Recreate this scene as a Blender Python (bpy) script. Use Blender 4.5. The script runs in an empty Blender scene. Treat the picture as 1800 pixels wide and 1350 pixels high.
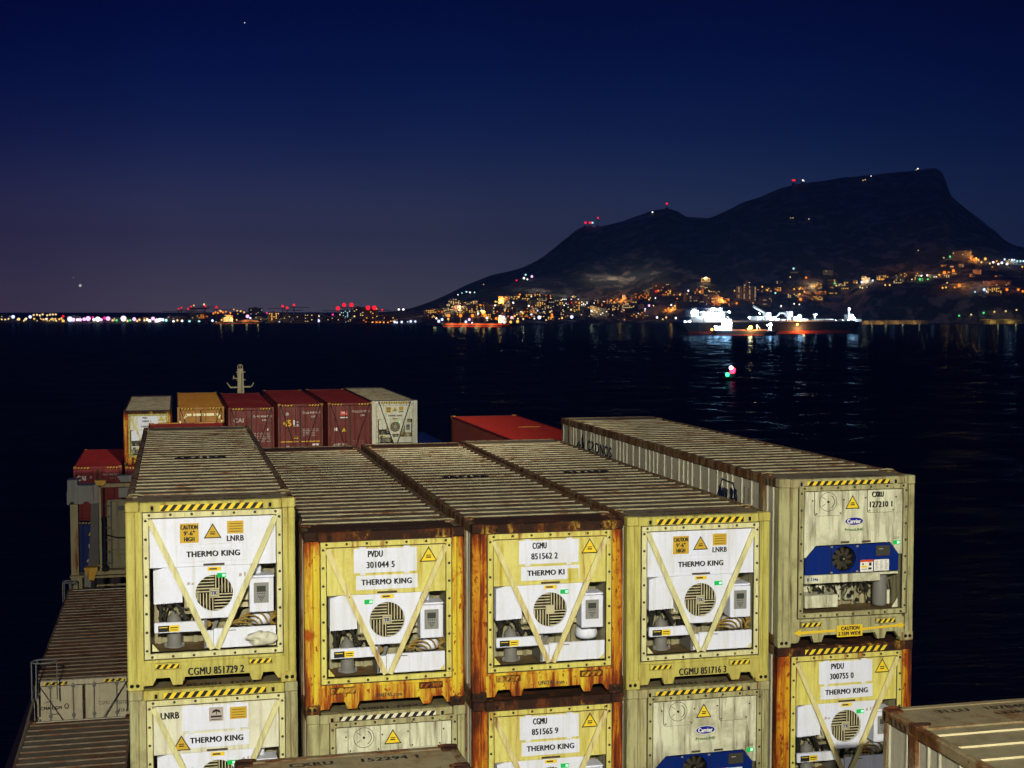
import bpy, bmesh, math, random
from mathutils import Vector, Matrix
random.seed(7)
R = math.radians
SC = bpy.context.scene
COL = SC.collection

# ------------------------------------------------------------------ camera
CAMX, CAMY, CAMZ = 0.755, -21.67, 35.0
YAW, PIT, FPX = 0.239, 0.055, 2437.3
ZB = CAMZ - 2.961                      # world height of the roof of the tallest stack
cam = bpy.data.cameras.new('camera'); camo = bpy.data.objects.new('camera', cam); COL.objects.link(camo)
cam.sensor_width = 36.0; cam.lens = FPX / 1800 * 36.0
cam.clip_start = 0.3; cam.clip_end = 90000
_r = Vector((math.cos(YAW), -math.sin(YAW), 0))
_f = Vector((math.sin(YAW) * math.cos(PIT), math.cos(YAW) * math.cos(PIT), -math.sin(PIT)))
_u = _r.cross(_f)
camo.matrix_world = Matrix(((_r.x, _u.x, -_f.x, CAMX), (_r.y, _u.y, -_f.y, CAMY), (_r.z, _u.z, -_f.z, CAMZ), (0, 0, 0, 1)))
SC.camera = camo

# ------------------------------------------------------------------ world: night sky just after dusk
world = bpy.data.worlds.new('World'); SC.world = world; world.use_nodes = True
nt = world.node_tree; nt.nodes.clear()
def wn(t, **k):
    n = nt.nodes.new(t)
    for a, b in k.items(): setattr(n, a, b)
    return n
out = wn('ShaderNodeOutputWorld'); bg = wn('ShaderNodeBackground'); tc = wn('ShaderNodeTexCoord'); sep = wn('ShaderNodeSeparateXYZ')
nt.links.new(tc.outputs['Generated'], sep.inputs[0])
mr = wn('ShaderNodeMapRange'); mr.inputs[1].default_value = -0.01; mr.inputs[2].default_value = 0.25
nt.links.new(sep.outputs['Z'], mr.inputs[0])
rp = wn('ShaderNodeValToRGB'); rp.color_ramp.interpolation = 'B_SPLINE'
def stops(ramp, lst):
    while len(ramp.elements) < len(lst): ramp.elements.new(0.5)
    for e, (p, c) in zip(ramp.elements, lst): e.position = p; e.color = (*c, 1)
stops(rp.color_ramp, [(0.0, (.165, .138, .175)), (.14, (.118, .108, .172)), (.34, (.032, .044, .126)), (.52, (.0050, .015, .088)), (.74, (.0006, .0046, .060)), (1.0, (.0002, .0012, .024))])
nt.links.new(mr.outputs[0], rp.inputs[0])
# warm purple dusk on the left of the view, clearer blue on the right
mx = wn('ShaderNodeMapRange'); mx.inputs[1].default_value = -0.25; mx.inputs[2].default_value = 0.62
nt.links.new(sep.outputs['X'], mx.inputs[0])
r2 = wn('ShaderNodeValToRGB')
stops(r2.color_ramp, [(0.0, (.62, .36, .60)), (.28, (1.0, .95, 1.0)), (.50, (.92, 1.0, 1.0)), (.8, (.38, .62, .70)), (1.0, (.18, .30, .50))])
nt.links.new(mx.outputs[0], r2.inputs[0])
mul = wn('ShaderNodeMix', data_type='RGBA', blend_type='MULTIPLY'); mul.inputs[0].default_value = 1
nt.links.new(rp.outputs[0], mul.inputs[6]); nt.links.new(r2.outputs[0], mul.inputs[7])
nz = wn('ShaderNodeTexNoise'); nz.inputs['Scale'].default_value = 3.2; nz.inputs['Detail'].default_value = 3
nt.links.new(tc.outputs['Generated'], nz.inputs['Vector'])
nm = wn('ShaderNodeMapRange'); nm.inputs[1].default_value = .3; nm.inputs[2].default_value = .7; nm.inputs[3].default_value = .84; nm.inputs[4].default_value = 1.14
nt.links.new(nz.outputs['Fac'], nm.inputs[0])
mul2 = wn('ShaderNodeMix', data_type='RGBA', blend_type='MULTIPLY'); mul2.inputs[0].default_value = 1
nt.links.new(mul.outputs[2], mul2.inputs[6]); nt.links.new(nm.outputs[0], mul2.inputs[7])
# extra blue added overhead, out of view, for ambient fill
zz = wn('ShaderNodeMapRange'); zz.inputs[1].default_value = .38; zz.inputs[2].default_value = .9; zz.inputs[3].default_value = 0; zz.inputs[4].default_value = 1
nt.links.new(sep.outputs['Z'], zz.inputs[0])
mz = wn('ShaderNodeMix', data_type='RGBA', blend_type='ADD'); nt.links.new(zz.outputs[0], mz.inputs[0])
nt.links.new(mul2.outputs[2], mz.inputs[6]); mz.inputs[7].default_value = (.001, .008, .065, 1)
nt.links.new(mz.outputs[2], bg.inputs[0]); bg.inputs[1].default_value = 1.0
nt.links.new(bg.outputs[0], out.inputs[0])

# ------------------------------------------------------------------ the ship's own floodlights (on the bridge front, behind the camera)
def spot(name, loc, aim, power, cone, col=(1, .955, .76), blend=.5, rad=.25):
    l = bpy.data.lights.new(name, 'SPOT'); l.energy = power; l.spot_size = R(cone); l.spot_blend = blend; l.color = col; l.shadow_soft_size = rad
    o = bpy.data.objects.new(name, l); COL.objects.link(o); o.location = loc
    d = Vector(aim) - Vector(loc); o.rotation_euler = d.to_track_quat('-Z', 'Y').to_euler()
    return o
spot('floodlight', (-2.5, -36, ZB + 10.5), (3.4, 0, ZB - 2.0), 61000, 50, blend=.8)
spot('floodlight', (13.0, -36, ZB + 9.5), (5.0, 2, ZB - 2.0), 11000, 55, blend=.8)
spot('floodlight', (11.0, -38, ZB + 11.0), (3.6, 60, ZB - 1.0), 175000, 16, blend=.7)

# ------------------------------------------------------------------ render look
SC.view_settings.view_transform = 'Standard'; SC.view_settings.look = 'None'
SC.view_settings.exposure = 0; SC.view_settings.gamma = 1
SC.render.engine = 'CYCLES'
SC.cycles.use_denoising = True
SC.cycles.max_bounces = 6; SC.cycles.glossy_bounces = 3; SC.cycles.diffuse_bounces = 3
SC.cycles.sample_clamp_indirect = 4.0

# ------------------------------------------------------------------ helpers
def inv(px, py, y=None, x=None, z=None):
    """the world point a sight line meets on a given plane"""
    v = _f + _r * ((px - 900) / FPX) - _u * ((py - 675) / FPX)
    o = Vector((CAMX, CAMY, CAMZ))
    t = (y - o.y) / v.y if y is not None else (x - o.x) / v.x if x is not None else (z - o.z) / v.z
    return o + v * t

class MB:
    def __init__(s): s.v, s.f, s.m, s.s = [], [], [], []
    def add(s, vs, fs, m=0, sm=False):
        b = len(s.v); s.v += [tuple(p) for p in vs]
        for f in fs: s.f.append([b + i for i in f]); s.m.append(m); s.s.append(sm)
    def box(s, x0, x1, y0, y1, z0, z1, m=0, ch=0.0):
        if x0 > x1: x0, x1 = x1, x0
        if y0 > y1: y0, y1 = y1, y0
        if z0 > z1: z0, z1 = z1, z0
        ch = min(ch, (x1 - x0) * .4, (y1 - y0) * .4, (z1 - z0) * .4)
        if ch <= 0:
            s.add([(x0, y0, z0), (x1, y0, z0), (x1, y1, z0), (x0, y1, z0), (x0, y0, z1), (x1, y0, z1), (x1, y1, z1), (x0, y1, z1)],
                  [(0, 3, 2, 1), (4, 5, 6, 7), (0, 1, 5, 4), (1, 2, 6, 5), (2, 3, 7, 6), (3, 0, 4, 7)], m); return
        bm = bmesh.new()
        bmesh.ops.create_cube(bm, size=1)
        for v in bm.verts: v.co = Vector(((x0 + x1) / 2 + v.co.x * (x1 - x0), (y0 + y1) / 2 + v.co.y * (y1 - y0), (z0 + z1) / 2 + v.co.z * (z1 - z0)))
        bmesh.ops.bevel(bm, geom=list(bm.edges), offset=ch, segments=1, affect='EDGES')
        s.take(bm, m)
    def take(s, bm, m=0, sm=False):
        bm.verts.index_update()
        s.add([v.co[:] for v in bm.verts], [[v.index for v in f.verts] for f in bm.faces], m, sm); bm.free()
    def prism(s, poly, y0, y1, m=0):
        n = len(poly)
        a = sum(poly[i][0] * poly[(i + 1) % n][1] - poly[(i + 1) % n][0] * poly[i][1] for i in range(n))
        if a < 0: poly = poly[::-1]
        vs = [(x, y0, z) for x, z in poly] + [(x, y1, z) for x, z in poly]
        fs = [list(range(n)), list(range(2 * n - 1, n - 1, -1))] + [(i, i + n, (i + 1) % n + n, (i + 1) % n) for i in range(n)]
        s.add(vs, fs, m)
    def front(s, pts, y, m=0):
        s.add([(x, y, z) for x, z in pts], [list(range(len(pts)))], m)
    def rect(s, x0, x1, z0, z1, y, m=0):
        s.front([(x0, z0), (x1, z0), (x1, z1), (x0, z1)], y, m)
    def cyl(s, p0, p1, r0, r1=None, n=12, m=0, caps=True):
        r1 = r0 if r1 is None else r1
        p0, p1 = Vector(p0), Vector(p1); d = (p1 - p0).normalized()
        a = d.orthogonal().normalized(); b = d.cross(a)
        vs = []
        for p, r in ((p0, r0), (p1, r1)):
            for i in range(n):
                t = 2 * math.pi * i / n; vs.append(p + a * (r * math.cos(t)) + b * (r * math.sin(t)))
        s.add(vs, [(i, (i + 1) % n, (i + 1) % n + n, i + n) for i in range(n)], m, True)
        if caps: s.add(vs, [list(range(n - 1, -1, -1)), list(range(n, 2 * n))], m)
    def tube(s, pts, r, n=6, m=0):
        pts = [Vector(p) for p in pts]; vs = []; fs = []
        a = None
        for i, p in enumerate(pts):
            d = (pts[min(i + 1, len(pts) - 1)] - pts[max(i - 1, 0)]).normalized()
            a = d.orthogonal().normalized() if a is None else (a - d * a.dot(d)).normalized()
            b = d.cross(a)
            for k in range(n):
                t = 2 * math.pi * k / n; vs.append(p + a * (r * math.cos(t)) + b * (r * math.sin(t)))
        for i in range(len(pts) - 1):
            for k in range(n): fs.append((i * n + k, i * n + (k + 1) % n, (i + 1) * n + (k + 1) % n, (i + 1) * n + k))
        s.add(vs, fs, m, True)
    def sphere(s, c, r, m=0, seg=10, rings=6):
        bm = bmesh.new(); bmesh.ops.create_uvsphere(bm, u_segments=seg, v_segments=rings, radius=r)
        for v in bm.verts: v.co += Vector(c)
        s.take(bm, m, True)
    def lathe(s, c, prof, n=20, m=0):
        vs = []; fs = []
        for r, z in prof:
            for i in range(n):
                t = 2 * math.pi * i / n; vs.append((c[0] + r * math.cos(t), c[1] + r * math.sin(t), c[2] + z))
        for j in range(len(prof) - 1):
            for i in range(n): fs.append((j * n + i, j * n + (i + 1) % n, (j + 1) * n + (i + 1) % n, (j + 1) * n + i))
        s.add(vs, fs, m, True)
    def hole_plate(s, outer, c, r, y0, y1, m=0, n=36):
        bm = bmesh.new()
        def loop(pts):
            vs = [bm.verts.new((x, y0, z)) for x, z in pts]
            return [bm.edges.new((vs[i], vs[(i + 1) % len(vs)])) for i in range(len(vs))]
        circ = [(c[0] + r * math.cos(2 * math.pi * i / n), c[1] + r * math.sin(2 * math.pi * i / n)) for i in range(n)]
        e = loop(outer) + loop(circ)
        bmesh.ops.triangle_fill(bm, edges=e, use_beauty=True)
        bmesh.ops.recalc_face_normals(bm, faces=bm.faces)
        for f in bm.faces:
            if f.normal.y > 0: f.normal_flip()
        s.take(bm, m)
        for pts in (outer, circ):
            k = len(pts)
            s.add([(x, y0, z) for x, z in pts] + [(x, y1, z) for x, z in pts], [(i, (i + 1) % k, (i + 1) % k + k, i + k) for i in range(k)], m)
    def mesh(s, name, mats):
        me = bpy.data.meshes.new(name); me.from_pydata(s.v, [], s.f)
        for m in mats: me.materials.append(m)
        me.polygons.foreach_set('material_index', s.m); me.polygons.foreach_set('use_smooth', s.s); me.update()
        return me

CACHE = {}
def link(name, me, parent=None, loc=None, rot=None):
    o = bpy.data.objects.new(name, me); COL.objects.link(o)
    if parent is not None: o.parent = parent
    if loc is not None: o.location = loc
    if rot is not None: o.rotation_euler = rot
    return o
def part(root, name, key, fn, mats, label=None, loc=None):
    k = (name, key, tuple(m.name for m in mats))
    if k not in CACHE:
        mb = MB(); fn(mb); CACHE[k] = mb.mesh(name, mats)
    o = link(name, CACHE[k], root, loc)
    if label: o['label'] = label
    return o
def tag(o, label, cat, group=None, kind=None):
    if label: o['label'] = label
    if cat: o['category'] = cat
    if group: o['group'] = group
    if kind: o['kind'] = kind
    return o
def empty(name, loc, label, cat, group=None, rz=0):
    o = bpy.data.objects.new(name, None); COL.objects.link(o); o.location = loc; o.rotation_euler = (0, 0, rz); o.empty_display_size = .5
    return tag(o, label, cat, group)
def structure(name, fn, mats):
    mb = MB(); fn(mb); o = link(name, mb.mesh(name, mats)); o['kind'] = 'structure'; return o

def text_mesh(s, w, h, mat, bold=0.0):
    k = ('text', s, round(w, 3), round(h, 3), mat.name, bold)
    if k in CACHE: return CACHE[k]
    cu = bpy.data.curves.new('lettering', 'FONT'); cu.body = s; cu.size = 1; cu.resolution_u = 3; cu.align_x = 'CENTER'; cu.space_character = 1.08
    ob = bpy.data.objects.new('lettering', cu); COL.objects.link(ob)
    dg = bpy.context.evaluated_depsgraph_get()
    me = bpy.data.meshes.new_from_object(ob.evaluated_get(dg))
    bpy.data.objects.remove(ob); bpy.data.curves.remove(cu)
    xs = [v.co.x for v in me.vertices]; ys = [v.co.y for v in me.vertices]
    if xs:
        cx, cy = (min(xs) + max(xs)) / 2, (min(ys) + max(ys)) / 2
        sx, sy = w / max(max(xs) - min(xs), 1e-4), h / max(max(ys) - min(ys), 1e-4)
        for v in me.vertices: v.co.x = (v.co.x - cx) * sx; v.co.y = (v.co.y - cy) * sy; v.co.z = 0
    me.materials.clear(); me.materials.append(mat); me.name = 'lettering'
    if bold:
        vs = [v.co[:] for v in me.vertices]; fs = [list(p.vertices) for p in me.polygons]
        mb = MB(); d = h * .08 + bold * h
        for i, (dx, dy) in enumerate(((0, 0), (d, 0), (-d * .5, d * .35), (d * .5, -d * .35))):
            mb.add([(x + dx - d / 2, y + dy, z + i * .0004) for x, y, z in vs], fs)
        me = mb.mesh('lettering', [mat])
    for p in me.polygons: p.material_index = 0
    CACHE[k] = me
    return me
FRONT = (math.pi / 2, 0, 0)
def text(root, s, x, y, z, w, h, mat, rot=FRONT, bold=0.0, name='lettering'):
    return link(name, text_mesh(s, w, h, mat, bold), root, (x, y, z), rot)

# ------------------------------------------------------------------ materials
def mat_new(name):
    m = bpy.data.materials.new(name); m.use_nodes = True; n = m.node_tree; n.nodes.clear()
    o = n.nodes.new('ShaderNodeOutputMaterial'); p = n.nodes.new('ShaderNodeBsdfPrincipled'); n.links.new(p.outputs[0], o.inputs[0])
    return m, n, p
def flat(name, c, rough=.6, metal=0.0):
    m, n, p = mat_new(name); p.inputs['Base Color'].default_value = (*c, 1); p.inputs['Roughness'].default_value = rough; p.inputs['Metallic'].default_value = metal; p.inputs['Specular IOR Level'].default_value = .2
    return m
def glow(name, c, st, sample=False):
    m = bpy.data.materials.new(name); m.use_nodes = True; n = m.node_tree; n.nodes.clear()
    o = n.nodes.new('ShaderNodeOutputMaterial'); e = n.nodes.new('ShaderNodeEmission'); e.inputs[0].default_value = (*c, 1); e.inputs[1].default_value = st
    n.links.new(e.outputs[0], o.inputs[0])
    m.cycles.emission_sampling = 'AUTO' if sample else 'NONE'
    return m
def paint(name, base, rust=.15, dirt=.4, dirtcol=(.10, .075, .035), rough=.45, rustcol=(.20, .050, .008), rustdark=(.045, .016, .007), streak=(7, 7, .55), scale=1.0, bump=.25):
    """weathered paint: vertical dirt runs, blotches and rust that eats in from spots; the wear differs from object to object"""
    m, n, p = mat_new(name); L = n.links.new; p.inputs['Specular IOR Level'].default_value = .22
    def N(t, **k):
        q = n.nodes.new(t)
        for a, b in k.items(): setattr(q, a, b)
        return q
    tc = N('ShaderNodeTexCoord'); oi = N('ShaderNodeObjectInfo')
    sc = N('ShaderNodeVectorMath', operation='SCALE'); sc.inputs['Scale'].default_value = .731; L(oi.outputs['Location'], sc.inputs[0])
    ad = N('ShaderNodeVectorMath', operation='ADD'); L(tc.outputs['Object'], ad.inputs[0]); L(sc.outputs[0], ad.inputs[1])
    def noise(vec_scale, s, det, rg=.6):
        mp = N('ShaderNodeVectorMath', operation='MULTIPLY'); mp.inputs[1].default_value = vec_scale; L(ad.outputs[0], mp.inputs[0])
        q = N('ShaderNodeTexNoise'); q.inputs['Scale'].default_value = s; q.inputs['Detail'].default_value = det; q.inputs['Roughness'].default_value = rg
        L(mp.outputs[0], q.inputs['Vector']); return q.outputs['Fac']
    def rng(x, a, b, c=0.0, d=1.0):
        q = N('ShaderNodeMapRange'); q.inputs[1].default_value = a; q.inputs[2].default_value = b; q.inputs[3].default_value = c; q.inputs[4].default_value = d
        L(x, q.inputs[0]); return q.outputs[0]
    def mth(op, a, b):
        q = N('ShaderNodeMath', operation=op); q.use_clamp = True
        for i, x in enumerate((a, b)):
            if isinstance(x, (int, float)): q.inputs[i].default_value = x
            else: L(x, q.inputs[i])
        return q.outputs[0]
    def mix(f, a, b, bt='MIX'):
        q = N('ShaderNodeMix', data_type='RGBA', blend_type=bt)
        for i, x in ((0, f), (6, a), (7, b)):
            if isinstance(x, (int, float)): q.inputs[i].default_value = x
            elif isinstance(x, tuple): q.inputs[i].default_value = (*x, 1)
            else: L(x, q.inputs[i])
        return q.outputs[2]
    st = noise(streak, 1.6 * scale, 5, .65); bl = noise((1, 1, 1), 1.5 * scale, 6, .65); sp = noise((1, 1, .6), 13 * scale, 3, .6); fn = noise((1, 1, 1), 42 * scale, 2, .5)
    d1 = mth('MULTIPLY', rng(st, .46, .70), dirt)
    d2 = mth('MULTIPLY', rng(bl, .48, .72), dirt * .8)
    dm = mth('MAXIMUM', d1, d2)
    c = mix(rng(fn, .3, .7, 0, .16), base, tuple(x * .62 for x in base))
    c = mix(dm, c, dirtcol)
    sz = N('ShaderNodeSeparateXYZ'); L(tc.outputs['Object'], sz.inputs[0])
    top = rng(sz.outputs['Z'], 2.30, 2.86, 0, .10 if rust > .03 else 0); bot = rng(sz.outputs['Z'], .55, .0, 0, .09 if rust > .03 else 0)
    ax = N('ShaderNodeMath', operation='ABSOLUTE'); L(sz.outputs['X'], ax.inputs[0])
    edge = mth('ADD', mth('ADD', top, bot), rng(ax.outputs[0], 1.12, 1.26, 0, .07 if rust > .2 else .02))
    t = .80 - rust * .52
    rs = noise((streak[0] * .75, streak[1] * .75, streak[2] * .8), 1.15 * scale, 8, .70)
    rs = mth('ADD', rs, edge); bl = mth('ADD', bl, mth('MULTIPLY', edge, .8)); sp = mth('ADD', sp, mth('MULTIPLY', edge, .6))
    r1 = rng(rs, t - .07, t + .06); r0 = rng(bl, t + .03, t + .11); r3 = rng(sp, t + .07, t + .12)
    rm = mth('MAXIMUM', mth('MAXIMUM', r1, r0), r3)
    rc = mix(mth('MAXIMUM', rng(rs, t + .01, t + .13), mth('MULTIPLY', rng(sp, .45, .62), .35)), rustcol, rustdark)
    halo = mth('MULTIPLY', rng(rs, t - .16, t), .5 if rust > .05 else 0)
    c = mix(halo, c, tuple(a * .55 + b * .6 for a, b in zip(rustcol, base)))
    c = mix(rm, c, rc)
    L(c, p.inputs['Base Color'])
    ro = N('ShaderNodeMix', data_type='FLOAT'); L(mth('MAXIMUM', rm, dm), ro.inputs[0]); ro.inputs[2].default_value = rough; ro.inputs[3].default_value = .85
    L(ro.outputs[0], p.inputs['Roughness'])
    hh = mth('ADD', mth('MULTIPLY', rm, .6), mth('MULTIPLY', bl, .35))
    b = N('ShaderNodeBump'); b.inputs['Strength'].default_value = bump; b.inputs['Distance'].default_value = .012; L(hh, b.inputs['Height']); L(b.outputs[0], p.inputs['Normal'])
    return m

CREAM = paint('cream_paint', (.54, .49, .125), .16, .75, (.17, .115, .02))
CREAMCLEAN = paint('pale_cream_paint', (.70, .67, .36), .12, .60, (.22, .17, .06))
GREYCREAM = paint('grey_cream_paint', (.43, .41, .21), .16, .95, (.085, .062, .025))
YELLOWRUST = paint('rusty_yellow_paint', (.68, .55, .04), .49, .35, (.30, .15, .01), rustcol=(.42, .085, .006), rustdark=(.10, .022, .006))
RUSTRED = paint('rusty_orange_paint', (.64, .36, .015), .54, .6, (.34, .11, .008), rustcol=(.36, .058, .004), rustdark=(.060, .014, .005))
HEAVYRUST = paint('heavy_rust', (.55, .40, .05), .60, .5, (.12, .05, .01), rustcol=(.115, .030, .007), rustdark=(.028, .011, .006), streak=(5, 5, 2))
YELLOWPANEL = paint('stained_yellow_panel', (.68, .63, .20), .24, .95, (.40, .29, .008), rustcol=(.30, .10, .01))
FRAMEYEL = paint('stained_frame_paint', (.70, .65, .17), .28, .7, (.35, .24, .03), rustcol=(.28, .08, .01))
WHITE = paint('white_panel_paint', (.76, .79, .97), .05, .32, (.42, .38, .12), rough=.4, bump=.1)
WHITECREAM = paint('off_white_panel_paint', (.72, .71, .58), .10, .50, (.24, .18, .05), bump=.15)
CARRIERPANEL = paint('dirty_cream_panel', (.70, .70, .52), .10, 1.0, (.13, .10, .045), streak=(5, 5, .5), bump=.15)
ROOF = paint('roof_aluminium', (.155, .138, .085), .27, 1.0, (.055, .042, .02), streak=(1.2, 1.2, 1.2), rough=.5, rustcol=(.13, .06, .025))
ROOFLIT = paint('near_roof_lit_tone', (.30, .26, .15), .10, .6, (.11, .085, .04), streak=(1.2, 1.2, 1.2), rustcol=(.16, .07, .02))  # lighter roof colour, with the strong light on the near roof painted in
PLATELIT = paint('near_roof_end_lit_tone', (.30, .25, .14), .24, .7, (.11, .08, .035), streak=(1.5, 1.5, 1), rustcol=(.18, .07, .015))  # roof end colour lightened so the near bay looks strongly lit
ROOFDARK = paint('brown_stained_roof', (.20, .145, .085), .26, .7, (.075, .045, .02), streak=(1.1, .8, 1), rustcol=(.11, .04, .016), rough=.6)
ROOFOLIVE = paint('olive_stained_roof', (.20, .175, .115), .16, .7, (.075, .06, .035), streak=(1.1, .8, 1), rough=.6)
ROOFGREY = paint('grey_roof', (.27, .255, .235), .08, .6, (.12, .10, .08), streak=(1.2, 1.2, 1), rough=.6)
RAIL = paint('rail_paint', (.21, .18, .10), .30, .6, (.12, .09, .05), rustcol=(.16, .06, .015))
RAILRUST = paint('rusty_rail_paint', (.27, .21, .13), .42, .6, (.12, .08, .04), rustcol=(.16, .05, .012))
PLATE = paint('roof_end_paint', (.24, .20, .115), .16, .65, (.12, .09, .05), streak=(1.5, 1.5, 1), rustcol=(.17, .07, .018))
PLATERUST = paint('rusty_roof_end', (.27, .17, .07), .72, .6, (.10, .05, .02), streak=(1.5, 1.5, 1), rustcol=(.15, .045, .012), rustdark=(.045, .018, .008))
SIDE = paint('side_wall_paint', (.50, .475, .36), .06, .5, (.17, .145, .10), streak=(6, 6, .5))
DARKHOLE = flat('dark_opening', (.012, .010, .008), .9)
BOLT = flat('dark_bolt', (.055, .045, .03), .6)
LINER = paint('machinery_liner', (.36, .33, .20), .16, .8, (.08, .06, .025))
FLOORBROWN = paint('machinery_floor', (.17, .115, .05), .3, .5, (.06, .04, .02), streak=(2, 2, 2))
GREYMETAL = flat('grey_machine_paint', (.17, .165, .155), .5)
DARKMETAL = flat('black_pipe', (.020, .018, .016), .5)
GRILLE = paint('grille_paint', (.58, .53, .33), .1, .3)
CONTROL = flat('grey_keypad', (.24, .24, .23), .5)
LCD = flat('dark_display', (.05, .055, .045), .3)
BLACK = flat('black_lettering', (.018, .017, .016), .6)
DKBROWN = flat('faded_lettering', (.07, .05, .035), .7)
STICKY = flat('ochre_sticker', (.56, .36, .03), .5)
HAZY = flat('hazard_yellow', (.80, .58, .03), .5)
HAZW = flat('hazard_white', (.72, .68, .5), .5)
WHITET = flat('white_lettering', (.78, .76, .72), .6)
GREYT = flat('pale_lettering', (.42, .36, .34), .7)
YELT = flat('yellow_lettering', (.72, .42, .02), .6)
GREEN = glow('green_indicator', (.02, .55, .10), .9); GREENHOT = glow('green_indicator_core', (.5, 1, .6), 1.6)
CABLE = flat('ochre_cable', (.26, .165, .035), .6)
TKBLUE = flat('blue_badge', (.02, .05, .25), .5)
BLUE = paint('blue_panel_paint', (.003, .020, .18), .02, .3, (.01, .015, .06), rough=.35, bump=.1)
OVALBLUE = flat('oval_blue', (.006, .018, .28), .4)
GREENLOGO = flat('green_logo', (.05, .14, .03), .6)
WARNRED = flat('warning_red', (.60, .06, .02), .5)
NAVY = flat('navy_marking', (.008, .014, .05), .6)
ARROW = flat('yellow_arrow_paint', (.74, .50, .025), .55)
RED = paint('red_container_paint', (.24, .014, .016), .10, .5, (.08, .012, .010), rustcol=(.12, .03, .012), rustdark=(.05, .012, .008))
MAROON = paint('maroon_container_paint', (.15, .013, .008), .10, .5, (.06, .008, .005), rustcol=(.10, .03, .015))
REDROOF = paint('red_roof_paint', (.26, .010, .010), .06, .5, (.10, .006, .006), streak=(1, .6, 1))
MAROONROOF = paint('maroon_roof_paint', (.13, .005, .005), .06, .5, (.06, .006, .006), streak=(1, .6, 1))
ORANGERED = paint('orange_red_roof_paint', (.24, .010, .004), .05, .45, (.10, .008, .004), streak=(1, .6, 1))
OCHRE = paint('ochre_container_paint', (.40, .17, .018), .12, .5, (.16, .06, .01), streak=(1.2, 1.2, 1.2))
BLUEBOX = paint('blue_container_paint', (.006, .02, .16), .04, .4, (.01, .012, .05))
BEIGEDARK = paint('dim_beige_paint', (.20, .175, .105), .08, .6, (.08, .065, .035))
DOORWHITE = paint('white_door_paint', (.56, .50, .36), .06, .45, (.22, .16, .08))
SHIPGREY = paint('ship_grey_paint', (.19, .19, .185), .05, .5, (.09, .085, .075))
SHIPDARK = paint('ship_dark_grey_paint', (.075, .07, .072), .04, .4, (.04, .035, .03))
SHIPCREAM = paint('ship_cream_paint', (.27, .24, .13), .12, .5, (.16, .12, .05))
SHIPYEL = paint('ship_yellow_paint', (.52, .30, .03), .15, .5, (.20, .10, .02))
MASTPAINT = paint('mast_paint', (.66, .58, .34), .06, .45, (.30, .22, .08))
HULL = paint('hull_paint', (.03, .02, .03), .1, .5)
REFLECT = flat('reflective_tape', (.95, .88, .52), .4)
WINBROWN = flat('window_frame_brown', (.06, .045, .03))
ROOFEDGE = paint('brown_rib_edge', (.17, .12, .065), .2, .6, (.10, .06, .03), streak=(2, 2, 2))
RIBLIT = paint('rib_riser_lit_tone', (.34, .30, .19), .18, .8, (.09, .07, .035), streak=(2, 2, 2), rustcol=(.16, .06, .02))  # near-facing rib risers coloured brighter, as if catching the light
RIBNEARLIT = paint('near_rib_riser_lit_tone', (.62, .54, .32), .05, .3, (.3, .24, .12), streak=(2, 2, 2))  # bright riser lines of the near roof, their light put into the colour
BRACEPAINT = paint('brace_paint', (.70, .65, .32), .34, .5, (.34, .22, .03), rustcol=(.26, .07, .01))
ROD = flat('lashing_steel', (.03, .025, .02), .5)

# ------------------------------------------------------------------ container parts
W, H, L45 = 2.55, 2.896, 13.716

def hazard(mb, x0, x1, z0, z1, y, mb_m=0, st_m=1, pitch=.135, slant=.75):
    mb.rect(x0, x1, z0, z1, y, mb_m)
    h = z1 - z0; x = x0 - h * slant
    while x < x1:
        a, b = x, x + pitch * .5
        pts = []
        lo0, lo1, hi0, hi1 = a, b, a + h * slant, b + h * slant
        c = lambda q: min(max(q, x0), x1)
        pts = [(c(lo0), z0), (c(lo1), z0), (c(hi1), z1), (c(hi0), z1)]
        if c(lo1) - c(lo0) > .004 or c(hi1) - c(hi0) > .004: mb.front(pts, y - .0015, st_m)
        x += pitch

def side_profile(L, x, sgn, z0, z1, pattern, dep=.022):
    def fn(mb):
        ys = [.12]; k = 0
        pts = [(x, .12)]
        y = .12
        while y < L - .35:
            g = pattern[k % len(pattern)]; k += 1
            y += g
            pts += [(x, y), (x + sgn * dep, y + .012), (x + sgn * dep, y + .045), (x, y + .057)]
            y += .057
        pts.append((x, L - .12))
        n = len(pts); vs = [(a, b, z0) for a, b in pts] + [(a, b, z1) for a, b in pts]
        fs = [(i, i + 1, i + 1 + n, i + n) if sgn > 0 else (i + 1, i, i + n, i + 1 + n) for i in range(n - 1)]
        mb.add(vs, fs)
    return fn

def roof_fn(L, Wd, Hh, y0, y1, pitch, rh, wid=.085, rail=.10):
    def fn(mb):
        x0, x1 = -Wd / 2 + rail, Wd / 2 - rail
        zb = Hh - .036
        pts = [(y0, zb)]; y = y0 + pitch * .5
        while y + wid + .04 < y1:
            pts += [(y, zb), (y + .010, zb + rh), (y + wid, zb + rh), (y + wid + .014, zb)]
            y += pitch
        pts.append((y1, zb)); n = len(pts)
        allf = [(i, i + n, i + 1 + n, i + 1) for i in range(n - 1)]
        b0 = len(mb.v); mb.add([(x0, a, b) for a, b in pts] + [(x1, a, b) for a, b in pts], allf)
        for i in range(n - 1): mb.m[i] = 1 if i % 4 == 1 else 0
        # rib ends die into the rails
        mb.box(x0 - .004, x1 + .004, y0, y1, zb - .03, zb - .012)
    return fn

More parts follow.
